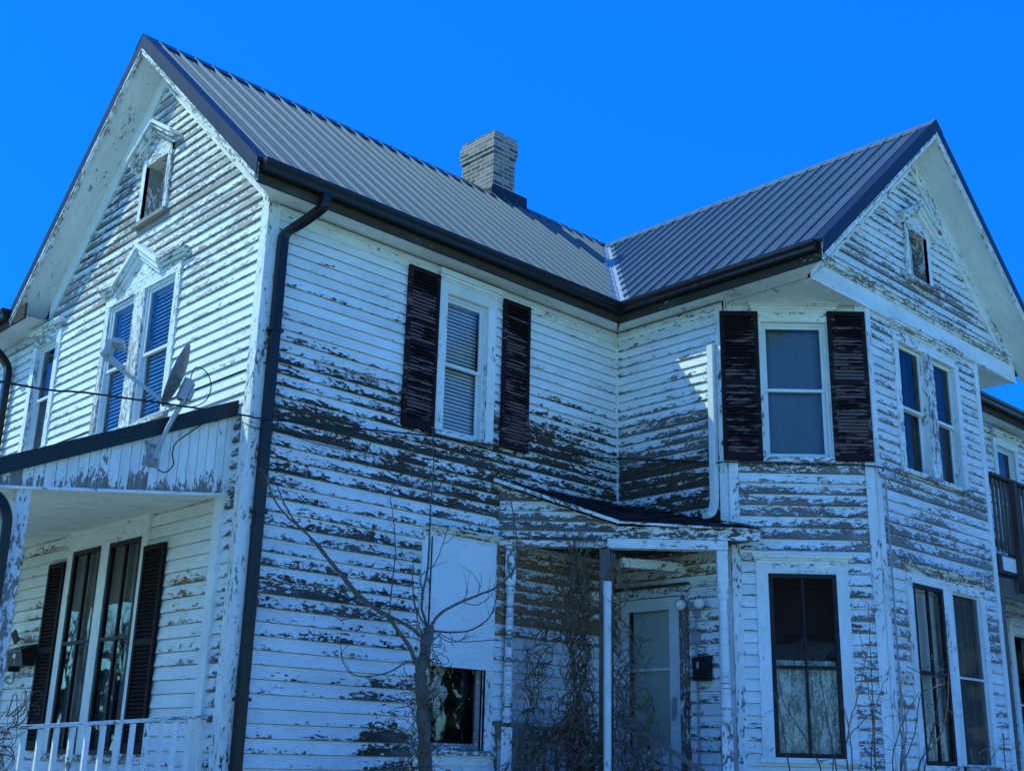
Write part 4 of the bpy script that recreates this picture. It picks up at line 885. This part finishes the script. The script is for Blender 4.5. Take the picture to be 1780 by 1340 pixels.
mb=MB(); fprism(mb,Fe,[(0,zb(0)-.012),(2.12,zb(-2.12)-.012),(2.12,zb(-2.12)+.012),(0,zb(0)+.012)],-.03,.012,.25,.5); mb.build('frieze_board',PAINT,porch)
mb=MB()
k=24
for i in range(k):
    y0=PY+.03+i*.12; 
    y1=y0+.112; a,b=-.0,px0
    mb.face([(a,y0,zb(a)),(a,y1,zb(a)),(b,y1,zb(b)),(b,y0,zb(b))],[(0,y0),(0,y1),(2,y1),(2,y0)],rw(.12,.5))
mb.face([(0,PY,zb(0)+.01),(0,8.6,zb(0)+.01),(px0,8.6,zb(px0)+.01),(px0,PY,zb(px0)+.01)],None,rw(.05,.4))
mb.face([(0,PY+2.9,zb(0)),(0,8.6,zb(0)),(px0,8.6,zb(px0)),(px0,PY+2.9,zb(px0))],None,rw(.12,.5)); mb.build('porch_ceiling',PAINT,porch)
mb=MB(); box(mb,Fe,2.06,2.12,-8.3,.0,zb(px0)-.01,zt(px0)-.05,sev=.3); mb.build('porch_beam',PAINT,porch)
mb=MB(); box(mb,Fe,2.14,2.22,-8.3,.0,zt(px0)-.16,zt(px0)-.05); mb.build('gutter',GUTM,porch)
for yy in (PY+.07,3.6,6.9):
    mb=MB(); box(mb,Fr((0,yy),(-1,0),(0,-1)),1.75,1.86,-.055,.055,1.02,3.56,sev=.34,dark=.45); mb.build('porch_post',PAINT,house)
DS_S=Vector((0,1,0))
dspout([(-2.2,PY-.02,3.55),(-2.16,PY-.02,3.50),(-2.08,PY-.02,3.46),(-2.0,PY-.03,3.40),(-1.95,PY-.04,3.30),(-1.935,PY-.04,3.15),(-1.935,PY-.04,2.6),(-1.935,PY-.04,.2)],.10,.08,GUTM)
mb=MB(); mb.face([(0,PY-.05,1.0),(px0,PY-.05,.98),(px0,8.6,.98),(0,8.6,1.0)]); box(mb,Fe,0,2.12,.0,.04,.0,.985); mb.face([(px0,PY,0),(px0,8.6,0),(px0,8.6,.98),(px0,PY,.98)]); mb.build('porch_floor',FLOORM,house)
mb=MB(); rz=lambda x:1.87+.088*x
beam(mb,(-.02,PY,rz(-.02)),(-1.75,PY,rz(-1.75)),.085,.03,sev=.35,dark=.5); rl=None
beam(mb,(-.02,PY,rz(0)-.60),(-1.75,PY,rz(-1.75)-.56),.035,.08,sev=.1)
for i in range(14):
    x=-.05-i*.125; box(mb,Fr((x,PY),(-1,0),(0,-1)),-.018,.020,.004,.036,1.08,rz(x)-.02,sev=.12,dark=.5)
box(mb,Fr((0,PY),(-1,0),(0,-1)),-.0,.05,-.03,.03,1.0,rz(0)-.01,sev=.3)
mb.build('railing',PAINT,house)
# front railing of the porch, seen end on
mb=MB(); beam(mb,(-1.8,PY+.2,1.74),(-1.8,3.5,1.74),.08,.03,sev=.3); beam(mb,(-1.8,PY+.2,1.2),(-1.8,3.5,1.2),.035,.07)
for i in range(24): box(mb,Fr((-1.8,PY+.3+i*.13),(-1,0),(0,-1)),-.018,.018,-.018,.018,1.2,1.73,sev=.15)
mb.build('railing',PAINT,house)
# ------------------------------------------------------------------ balcony at the right
mb=MB(); Fb=Fr((0,-2.4),(1,0),(0,-1)); b0,b1=9.62,12.9
box(mb,Fb,b0,b1,-.9,.0,4.22,4.26); box(mb,Fb,b0,b1,-.0,.04,4.02,4.26,); balc=mb.build('balcony_deck',DECKW,house)
mb=MB(); box(mb,Fb,b0,b1,-.05,.0,3.72,3.98); box(mb,Fb,b0,b0+.09,-.9,-.05,3.72,3.98); mb.build('balcony_beam',RAW,balc)
mb=MB(); box(mb,Fb,b0+.1,b1,.041,.05,4.06,4.24,sev=.1,dark=.5); mb.build('white_fascia',PAINT,balc)
mb=MB(); box(mb,Fb,b0-.03,b1,-.04,.07,5.29,5.33); box(mb,Fb,b0,b1,-.02,.02,5.18,5.27); box(mb,Fb,b0,b1,-.02,.02,4.36,4.44); mb.build('railing',DECKW,balc)
mb=MB()
x=b0+.02
while x<b1: box(mb,Fb,x,x+.03,.021,.05,4.30,5.26); x+=.115
mb.build('baluster',RAW,balc)
for x in (10.10,11.6):
    mb=MB(); box(mb,Fb,x,x+.085,.052,.13,3.80 if x>10 else 4.0,5.28); mb.build('balcony_post',DECKW,balc)
for x in (9.66,12.5): mb=MB(); box(mb,Fb,x,x+.1,-.06,.0,0,3.72); mb.build('balcony_post',RAW,balc)
# service duct line down the front corner
mb=MB(); tube(mb,smoothpl([(6.14,-2.76,4.65),(6.20,-2.775,4.60),(6.235,-2.775,4.48),(6.235,-2.775,3.0),(6.235,-2.775,.3)],4),.012,6); mb.build('conduit',PLASG,house)
# ------------------------------------------------------------------ satellite dish
dishc=Vector((-.675,.07,4.70)); nd=Vector((-.80,.50,.30)).normalized()
dish=empty('satellite_dish',(-.74,.20,4.05)); tag(dish,'grey satellite dish on a bent arm bolted to the end of the street porch','satellite dish')
inv=Matrix.Translation(Vector((.74,-.20,-4.05)))
def child(mbx,name,mat,par,loc,smooth=False):
    mbx.v=[tuple(Vector(p)-Vector(loc)) for p in mbx.v]; return mbx.build(name,mat,par,smooth)
DL=(-.74,.20,4.05)
s_=nd.cross(Vector((0,0,1))).normalized(); t_=s_.cross(nd)
mb=MB(); rows=[]; rows2=[]
for i in range(9):
    r=.285*i/8+.0001; dp=.055*(i/8)**2
    rows.append([dishc+s_*(r*.92*math.cos(a*math.pi/20))+t_*(r*math.sin(a*math.pi/20)*1.04)+nd*(dp) for a in range(40)])
    rows2.append([dishc+s_*(r*.92*math.cos(a*math.pi/20))+t_*(r*math.sin(a*math.pi/20)*1.04)+nd*(dp-.008) for a in range(40)])
mb.grid(rows,None,True); mb.grid(rows2,None,True); mb.grid([rows[-1],rows2[-1]],None,True); child(mb,'reflector',DISHM,dish,DL,True)
mb=MB(); c=dishc-nd*.05-t_*.10
for q in (0,1): beam(mb,c-nd*.03+s_*(.05-.1*q)+t_*.10,c-nd*.03+s_*(.05-.1*q)-t_*.09,.02,.09,up=nd)
beam(mb,c+t_*.09,c-t_*.09,.12,.02,up=nd); beam(mb,c-nd*.09+t_*.03,c-nd*.09-t_*.07,.10,.02,up=nd); child(mb,'bracket',ARMM,dish,DL)
mb=MB(); tube(mb,smoothpl([c-nd*.05-t_*.0,c-nd*.05-t_*.12,(-.70,.10,4.32),(-.755,.17,4.10),(-.775,.20,3.97)],5),.021,10); child(mb,'mast',ARMM,dish,DL,True)
mb=MB(); tube(mb,[(-.775,.20,3.97),(-.79,.235,3.93)],.03,8); box(mb,Fe,.72,.86,.0,.012,3.90,3.99); beam(mb,(-.72,.22,4.07),(-.86,.22,4.11),.03,.02); beam(mb,(-.84,.225,4.1),(-.80,.225,3.94),.02,.03); child(mb,'foot_plate',PLASG,dish,DL)
mb=MB(); a0=dishc-t_*.29+nd*.0; a1=dishc+nd*.60-t_*.10; beam(mb,a0-nd*.05,a1,.035,.03,up=t_,w2=.03); child(mb,'feed_arm',ARMM,dish,DL)
mb=MB(); a1=a1
beam(mb,a1-nd*.12-t_*.02,a1+nd*.10+t_*.05,.07,.05,up=t_); 
for q in (-1,0,1):
    p=a1+nd*.06+s_*(.085*q)+t_*(.03)
    beam(mb,p,p-nd*.0+t_*.13,.035,.04,up=nd); beam(mb,p+t_*.13,p+t_*.15-nd*.10,.045,.045,up=t_)
beam(mb,a1+nd*.06-s_*.10+t_*.03,a1+nd*.06+s_*.10+t_*.03,.04,.04,up=t_); child(mb,'feed_horn',ARMM,dish,DL)
mb=MB(); tube(mb,smoothpl([dishc-nd*.08-t_*.02,(-.58,.02,4.80),(-.48,.0,4.78),(-.42,.0,4.66),(-.46,.0,4.52),(-.58,.02,4.44),(-.72,.05,4.43),(-.80,.08,4.45)],6),.005,5)
tube(mb,smoothpl([(-.22,.19,4.42),(-.34,.185,4.38),(-.50,.185,4.24),(-.60,.185,4.14),(-.62,.185,4.04),(-.60,.185,3.95),(-.66,.185,3.87),(-.74,.185,3.88)],6),.006,5); child(mb,'coax_cable',WIRE,dish,DL)
# ------------------------------------------------------------------ wall mailboxes
def glyph(mb,F,u,z,w,h,n,kind):
    t=w*.22
    segs={'1':[(.4,0,.62,1),(.2,.72,.4,.86),(.2,0,.82,.12)],'2':[(0,.88,1,1),(.8,.5,1,1),(0,.44,1,.56),(0,0,.2,.5),(0,0,1,.12)],'3':[(0,.88,1,1),(.8,0,1,1),(.2,.44,1,.56),(0,0,1,.12)]}[kind]
    for a,b,c,d in segs: box(mb,F,u+a*w,u+c*w,n,n+.0015,z+b*h,z+d*h)
ml=(0,4.05,2.44)
mlb=empty('wall_mailbox',(-.07,4.15,2.42)); tag(mlb,'wide black mailbox with a sloping lid and white 1 under the street porch','mailbox')
ML=(-.07,4.15,2.42)
mb=MB(); F=Gab
def mprism(mb,F,u0,u1,prof):
    a=[F.p(u0,n,z) for n,z in prof]; b=[F.p(u1,n,z) for n,z in prof]; mb.face(a); mb.face(b[::-1])
    for i in range(len(prof)): j=(i+1)%len(prof); mb.face([a[i],a[j],b[j],b[i]])
mprism(mb,F,3.93,4.33,[(.03,2.42),(.16,2.42),(.19,2.57),(.03,2.64)]); child(mb,'body',PLASB,mlb,ML)
mb=MB(); mprism(mb,F,3.915,4.345,[(.03,2.645),(.03,2.655),(.205,2.585),(.205,2.56),(.197,2.56),(.197,2.578)]); child(mb,'lid',PLASB,mlb,ML)
mb=MB(); box(mb,F,4.33,4.43,.03,.15,2.37,2.56); child(mb,'side_box',PLASB,mlb,ML)
mb=MB(); box(mb,F,4.09,4.15,.17,.188,2.50,2.545); child(mb,'name_label',LENS,mlb,ML)
mb=MB(); glyph(mb,Fr((0,4.13),(0,-1),(-1,0)),0,2.44,.022,.04,.175,'1'); glyph(mb,Fr((0,4.39),(0,-1),(-1,0)),0,2.51,.022,.035,.151,'2'); child(mb,'number',VINYL,mlb,ML)
mb=MB()
for q in (4.36,4.40): tube(mb,smoothpl([F.p(q-.02,.06,2.37),F.p(q-.01,.06,2.27),F.p(q+.01,.09,2.24),F.p(q+.035,.12,2.27),F.p(q+.035,.125,2.30)],4),.004,5)
child(mb,'paper_hook',WIRE,mlb,ML)
sl=empty('solar_light',(-.1,4.3,2.70)); tag(sl,'small black tilted solar light panel above the wide mailbox','light'); SL=(-.1,4.3,2.70)
mb=MB(); a=F.p(4.31,.10,2.68); b=F.p(4.36,.14,2.80); beam(mb,a,b,.10,.015,up=(-1,0,.2)); child(mb,'solar_panel',PLASB,sl,SL)
mb=MB(); tube(mb,[F.p(4.30,.03,2.72),F.p(4.32,.11,2.73)],.012,6); child(mb,'bracket',PLASG,sl,SL)
# right mailbox
mr=empty('wall_mailbox',(XI-.05,-1.25,2.42)); tag(mr,'narrow black upright mailbox with a small numbered sticker beside the storm door','mailbox'); MR=(XI-.05,-1.25,2.42)
mb=MB(); box(mb,Wing,1.145,1.34,.035,.115,2.42,2.645); child(mb,'body',PLASB,mr,MR)
mb=MB(); mprism(mb,Wing,1.135,1.35,[(.03,2.645),(.03,2.675),(.09,2.665),(.125,2.64),(.125,2.615),(.117,2.615)]); child(mb,'lid',PLASB,mr,MR)
mb=MB(); box(mb,Wing,1.195,1.23,.115,.1165,2.545,2.61); child(mb,'sticker',PLASG,mr,MR)
mb=MB(); glyph(mb,Fr((XI,-1.204),(0,-1),(-1,0)),0,2.56,.017,.036,.117,'3'); child(mb,'number',VINYL,mr,MR)
# floodlight
fl=empty('floodlight',(XI-.05,-1.16,3.2)); tag(fl,'twin round floodlight on the wall above the narrow mailbox','floodlight'); FL=(XI-.05,-1.16,3.2)
mb=MB(); box(mb,Wing,1.09,1.24,.02,.07,3.16,3.25); box(mb,Wing,1.12,1.19,.02,.06,3.09,3.15); child(mb,'junction_box',PLASG,fl,FL)
for uu in (1.035,1.285):
    p=Wing.p(1.16,.07,3.215); cc=Wing.p(uu,.16,3.215); dr=Vector((-.75,-.62,-.18)).normalized()
    mb=MB(); tube(mb,[p,cc-dr*.07],.014,6); tube(mb,[cc-dr*.11,cc-dr*.08,cc-dr*.03,cc],[.025,.035,.052,.058],14); lo=child(mb,'lamp_head',PLASG,fl,FL,True)
    mb=MB(); tube(mb,[cc,cc+dr*.006,cc+dr*.014,cc+dr*.018],[.055,.052,.035,.004],14); child(mb,'lamp_lens',LENS,fl,FL,True)
mb=MB(); tube(mb,[Wing.p(1.145,.045,3.09),Wing.p(1.145,.045,2.92)],.010,6); tube(mb,[Wing.p(1.15,.045,2.80),Wing.p(1.155,.045,2.4),Wing.p(1.15,.045,1.3)],.012,6); child(mb,'conduit',PLASG,fl,FL)
mb=MB(); box(mb,Wing,1.10,1.19,.02,.075,2.80,2.93); child(mb,'switch_box',PLASG,fl,FL)
# white pipe standing by the wooden post
pp=empty('white_pipe',(3.7,-1.0,0)); tag(pp,'white upright plastic pipe standing in front of the bare wooden porch post','pipe')
mb=MB(); tube(mb,[(0,0,0),(0,0,3.32)],.040,14); mb.build('pipe',PVC,pp,True)
mb=MB(); tube(mb,[(0,0,3.20),(0,0,3.335)],.046,14); mb.build('coupling',PVC,pp,True)
# cables
mb=MB(); cab=CAB1+[(4.93,-.07,5.02),(4.93,-.5,4.93),(4.93,-1.45,4.74),(4.95,-1.66,4.72),(5.5,-2.2,4.71),(6.05,-2.76,4.70),(6.17,-2.79,4.66)]
tube(mb,smoothpl([(-5.2,-.7,4.05)]+[tuple(c) for c in cab],4),.0085,6); o=mb.build('service_cable',WIRE); tag(o,'long black service cable running across the gable and along the clapboard walls','cable')
mb=MB(); tube(mb,smoothpl([(a,-.035-.02*(i==0),z) for i,(a,z) in enumerate([(-.112,4.392),(.039,4.37),(.28,4.393),(.663,4.361),(1.059,4.371),(1.294,4.44),(1.323,4.521),(1.25,4.564)])],5),.0045,5); o=mb.build('thin_cable',WIRE); tag(o,'thin loose black cable ending in a loop on the long wall below the service cable','cable')
# ------------------------------------------------------------------ tree against the wall
tr=empty('small_tree',(1.59,-.8,0)); tag(tr,'bare leafless small tree with crooked upright branches in front of the boarded window','tree'); TL=(1.59,-.8,0)
Rt_=random.Random(9)
for i,(r,pl) in enumerate(TREE):
    pts=[Vector(p) for p in pl]
    if i==0: pts=[Vector((1.62,-.82,0)),Vector((1.60,-.80,.6)),Vector((1.585,-.8,1.0))]+pts
    P=smoothpl(pts,6); n=len(P)
    P=[p+Vector((Rt_.uniform(-1,1),Rt_.uniform(-1,1),0))*(.004 if i else .008) for p in P]
    if i==0: rr=[r*.88*(1.35-.35*k/n)*(1+.10*math.sin(k*1.3)) for k in range(n)]
    else: rr=[max(.0042,r*.66*(1-.72*k/n))*(1+.12*(k%7==0)) for k in range(n)]
    mb=MB(); tube(mb,P,rr,10 if i==0 else 7)
    if i:
        for q in range(5 if len(pl)>5 else 2):
            j=Rt_.randint(n//3,n-1); p=P[j].copy(); d=(P[min(j+1,n-1)]-P[j-1]).normalized()+Vector((Rt_.uniform(-.9,.9),Rt_.uniform(-.4,.3),Rt_.uniform(-.1,.7))); d.normalize(); tw=[p.copy()]
            for _ in range(Rt_.randint(3,7)): d=(d+Vector((Rt_.gauss(0,.2),Rt_.gauss(0,.15),Rt_.gauss(0,.2)))).normalized(); p=p+d*.035; tw.append(p.copy())
            tube(mb,tw,[.0035*(1-.6*k/len(tw)) for k in range(len(tw))],4,False)
    child(mb,'trunk' if i==0 else 'branch',BARK,tr,TL,True)
mb=MB()
for k in range(130):     # root suckers and clinging tendrils on the trunk
    z=Rt_.uniform(1.2,2.65); a=Rt_.uniform(0,6.28); c0=Vector((1.50+.03*math.sin(z*3),-.8,z)); p=c0+Vector((math.cos(a),math.sin(a),0))*.05; pts=[p.copy()]
    d=Vector((math.cos(a)*.6,math.sin(a)*.6,Rt_.uniform(-.6,.9)))
    for q in range(Rt_.randint(6,16)):
        d=(d+Vector((Rt_.gauss(0,.5),Rt_.gauss(0,.5),Rt_.gauss(0,.5)))-(p-c0)*1.2*Vector((1,1,0)).length*.6).normalized(); p=p+d*.032; pts.append(p.copy())
    if min(-q.y for q in pts)>.05: tube(mb,pts,[.005*(1-.6*j/len(pts)) for j in range(len(pts))],4,False)
child(mb,'tendrils',VINEM,tr,TL)
# ------------------------------------------------------------------ vines (dense tangles)
def tangle(name,label,strands,mat=VINEM,seed=1):
    R=random.Random(seed); mb=MB()
    for (c0,c1,rad,n,ln,th,up) in strands:
        c0,c1=Vector(c0),Vector(c1); ax=(c1-c0); L=ax.length; axn=ax/L
        for k in range(n):
            t=R.random(); a=R.uniform(0,6.28); rr=rad*math.sqrt(R.random())
            p=c0+ax*t+Vector((math.cos(a)*rr,math.sin(a)*rr*.7,R.uniform(-.05,.05)))
            d=(axn*R.choice((1,1,-1))*up+Vector((R.gauss(0,.5),R.gauss(0,.5),R.gauss(0,.4)))).normalized(); pts=[p.copy()]; cur=Vector((R.gauss(0,.3),R.gauss(0,.3),R.gauss(0,.3)))
            m=int(R.uniform(.5,1)*ln/.022)
            for q in range(m):
                tt=max(0,min(1,(p-c0).dot(axn)/L)); off=p-(c0+ax*tt); pull=-off*(3.2*max(0,off.length-rad*.8)/rad)
                cur=cur*.86+Vector((R.gauss(0,.22),R.gauss(0,.22),R.gauss(0,.22))); d=(d+cur*.45+pull+axn*up*.05*(1 if d.dot(axn)>0 else -1)).normalized(); p=p+d*.022
                if p.y>-.045: p.y=-.045
                pts.append(p.copy())
            r0=th*R.uniform(.7,2.0); tube(mb,pts,[r0*(1-.7*j/len(pts)) for j in range(len(pts))],3,False)
    o=mb.build(name,mat); tag(o,label,'vine'); return o
tangle('vine','brown dead vine tangle climbing thickly around the bare wooden porch post',[((3.64,-.66,.9),(3.66,-.64,3.70),.11,300,.9,.005,1.),((3.66,-.70,.6),(3.66,-.66,2.0),.20,190,.7,.0048,.6),((3.86,-.98,.8),(3.86,-.98,3.5),.10,90,.8,.0048,1.),((3.98,-1.1,.7),(3.96,-1.12,2.75),.14,110,.8,.0048,.7),((4.05,-1.2,.8),(4.12,-1.25,1.7),.22,110,.6,.0048,.4),((3.62,-.62,2.6),(3.58,-.56,3.68),.16,40,.7,.0035,.5)],seed=2)
tangle('vine','smaller dead vine hanging by the left turned post of the corner porch',[((3.32,-.24,1.9),(3.42,-.34,2.85),.12,60,.75,.0045,.8),((3.05,-.15,1.0),(3.5,-.5,1.95),.20,170,.8,.0048,.5),((3.5,-.5,1.3),(3.9,-.9,1.75),.18,80,.6,.0048,.4)],seed=3)
tangle('vine','clump of curled dead tendrils at the outer end of the street porch railing',[((-1.95,.0,1.3),(-1.72,.0,1.86),.09,46,.5,.0035,.5)],seed=6)
# ------------------------------------------------------------------ bare shrub shoots in front of the bay
sh=empty('bare_shrub',(5.3,-3.4,0)); tag(sh,'leafless shrub with thin curling pale twigs in front of the bay windows at lower right','shrub'); SHL=(5.3,-3.4,0)
for i,pl in enumerate(SHOOT):
    pts=[Vector(p) for p in pl]; pale=i in (5,9,10,11,12,13,14,15)
    if pts[0].z<1.6 and i not in (10,11,12): 
        b=pts[0]; bx=5.2+(b.x-5.2)*.55; pts=[Vector((bx,b.y+.05,0)),Vector((b.x+(bx-b.x)*.4,b.y,.8))]+pts
    P=smoothpl(pts,5); n=len(P); th=.0085 if i<9 or i>15 else .0055
    P=[p+Vector((Rt_.uniform(-1,1),Rt_.uniform(-1,1),Rt_.uniform(-1,1)))*.006 for p in P]
    mb=MB(); tube(mb,P,[th*(1-.65*k/n) for k in range(n)],5)
    for q in range(4 if i<9 else 2):
        j=Rt_.randint(n//3,n-1); p=P[j]; d=Vector((Rt_.uniform(-1,1),Rt_.uniform(-.5,.5),Rt_.uniform(-.2,1))).normalized(); tw=[p.copy()]
        for _ in range(8): d=(d+Vector((Rt_.gauss(0,.35),Rt_.gauss(0,.3),Rt_.gauss(0,.3)))).normalized(); p=p+d*.03; tw.append(p.copy())
        tube(mb,tw,[.003*(1-.6*k/9) for k in range(9)],4,False)
    child(mb,'stem',BARKL if pale else TWIG,sh,SHL,False)

# neighbour's house across the street, mirrored in the bay's ground window
nh=empty('neighbour_house',(0,0,0)); tag(nh,'pale neighbouring house across the street with a dark hipped roof','house')
NF=Fr((-8.5,-23.5),(.84,-.55),(.55,.84))
mb=MB(); box(mb,NF,-5,5,-7,0,0,5.2); mb.build('wall',VINYL,nh)
mb=MB(); A=[NF.p(-5.4,.4,5.2),NF.p(5.4,.4,5.2),NF.p(5.4,-7.4,5.2),NF.p(-5.4,-7.4,5.2)]; a_,b_=NF.p(-2.4,-3.5,8.2),NF.p(2.4,-3.5,8.2)
for q in ((A[0],A[1],b_,a_),(A[1],A[2],b_),(A[2],A[3],a_,b_),(A[3],A[0],a_)): mb.face(list(q))
mb.build('roof',SHING,nh)
for u in (-3.6,-1.2,1.4,3.7):
    for z in (1.0,3.4):
        mb=MB(); box(mb,NF,u-.45,u+.45,0,.03,z,z+1.4); mb.build('window',SASHB,nh)
# ------------------------------------------------------------------ wooded street edge behind the viewer (seen only mirrored in the panes)
R=random.Random(44); mb=MB()
def far_tree(x,y,h):
    def br(p,d,L,r,lv):
        pts=[p.copy()]; q=p.copy()
        for _ in range(4): d=(d+Vector((R.gauss(0,.14),R.gauss(0,.14),R.gauss(0,.06)+.05))).normalized(); q=q+d*L/4; pts.append(q.copy())
        tube(mb,pts,[r*(1-.4*k/4) for k in range(5)],4,False)
        if lv<4:
            for _ in range(4 if lv<2 else 3):
                t=R.randint(2,4); a=R.uniform(0,6.28); br(pts[t],(d*.8+Vector((math.cos(a),math.sin(a),.25))*.75).normalized(),L*R.uniform(.5,.75),r*.5,lv+1)
    br(Vector((x,y,0)),Vector((0,0,1)),h*.38,h*.020,0)
for x,y,h in ((-30,8,12),(-24,26,13),(-14,34,12),(-6,42,13),(-33,-6,11),(-34,-20,12),(-26,-33,12),(-9,-38,12),(4,-36,11),(15,-34,12),(27,-30,11),(-20,-30,9),(-36,18,12),(-20,40,13)): far_tree(x,y,h)
for i in range(1500):
    a=R.uniform(1.7,6.1); rr=R.uniform(36,48); c=Vector((rr*math.cos(a),rr*math.sin(a),R.uniform(0,1)**1.3*(5.5 if a<4.9 else 8.5))); 
    u_=Vector((R.gauss(0,1),R.gauss(0,1),R.gauss(0,1))).normalized()*R.uniform(.5,1.4); v_=Vector((R.gauss(0,1),R.gauss(0,1),R.gauss(0,1))).normalized()*R.uniform(.5,1.4)
    mb.face([c-u_,c-v_,c+u_,c+v_])
for i in range(3200):  # dense unseen scrub added to darken reflections in the wing's front panes
    t=R.random(); c=Vector((24+14*R.random()+t*4,-26+20*t,R.uniform(0,1)**1.2*8.5)); u_=Vector((R.gauss(0,1),R.gauss(0,1),R.gauss(0,1))).normalized()*R.uniform(.4,.9); v_=Vector((R.gauss(0,1),R.gauss(0,1),R.gauss(0,1))).normalized()*R.uniform(.3,.8)
    mb.face([c-u_,c-v_,c+u_,c+v_])
o=mb.build('distant_woods',TWIG); o['kind']='stuff'; tag(o,'distant belt of bare trees and scrub mirrored dimly in the window panes','trees')
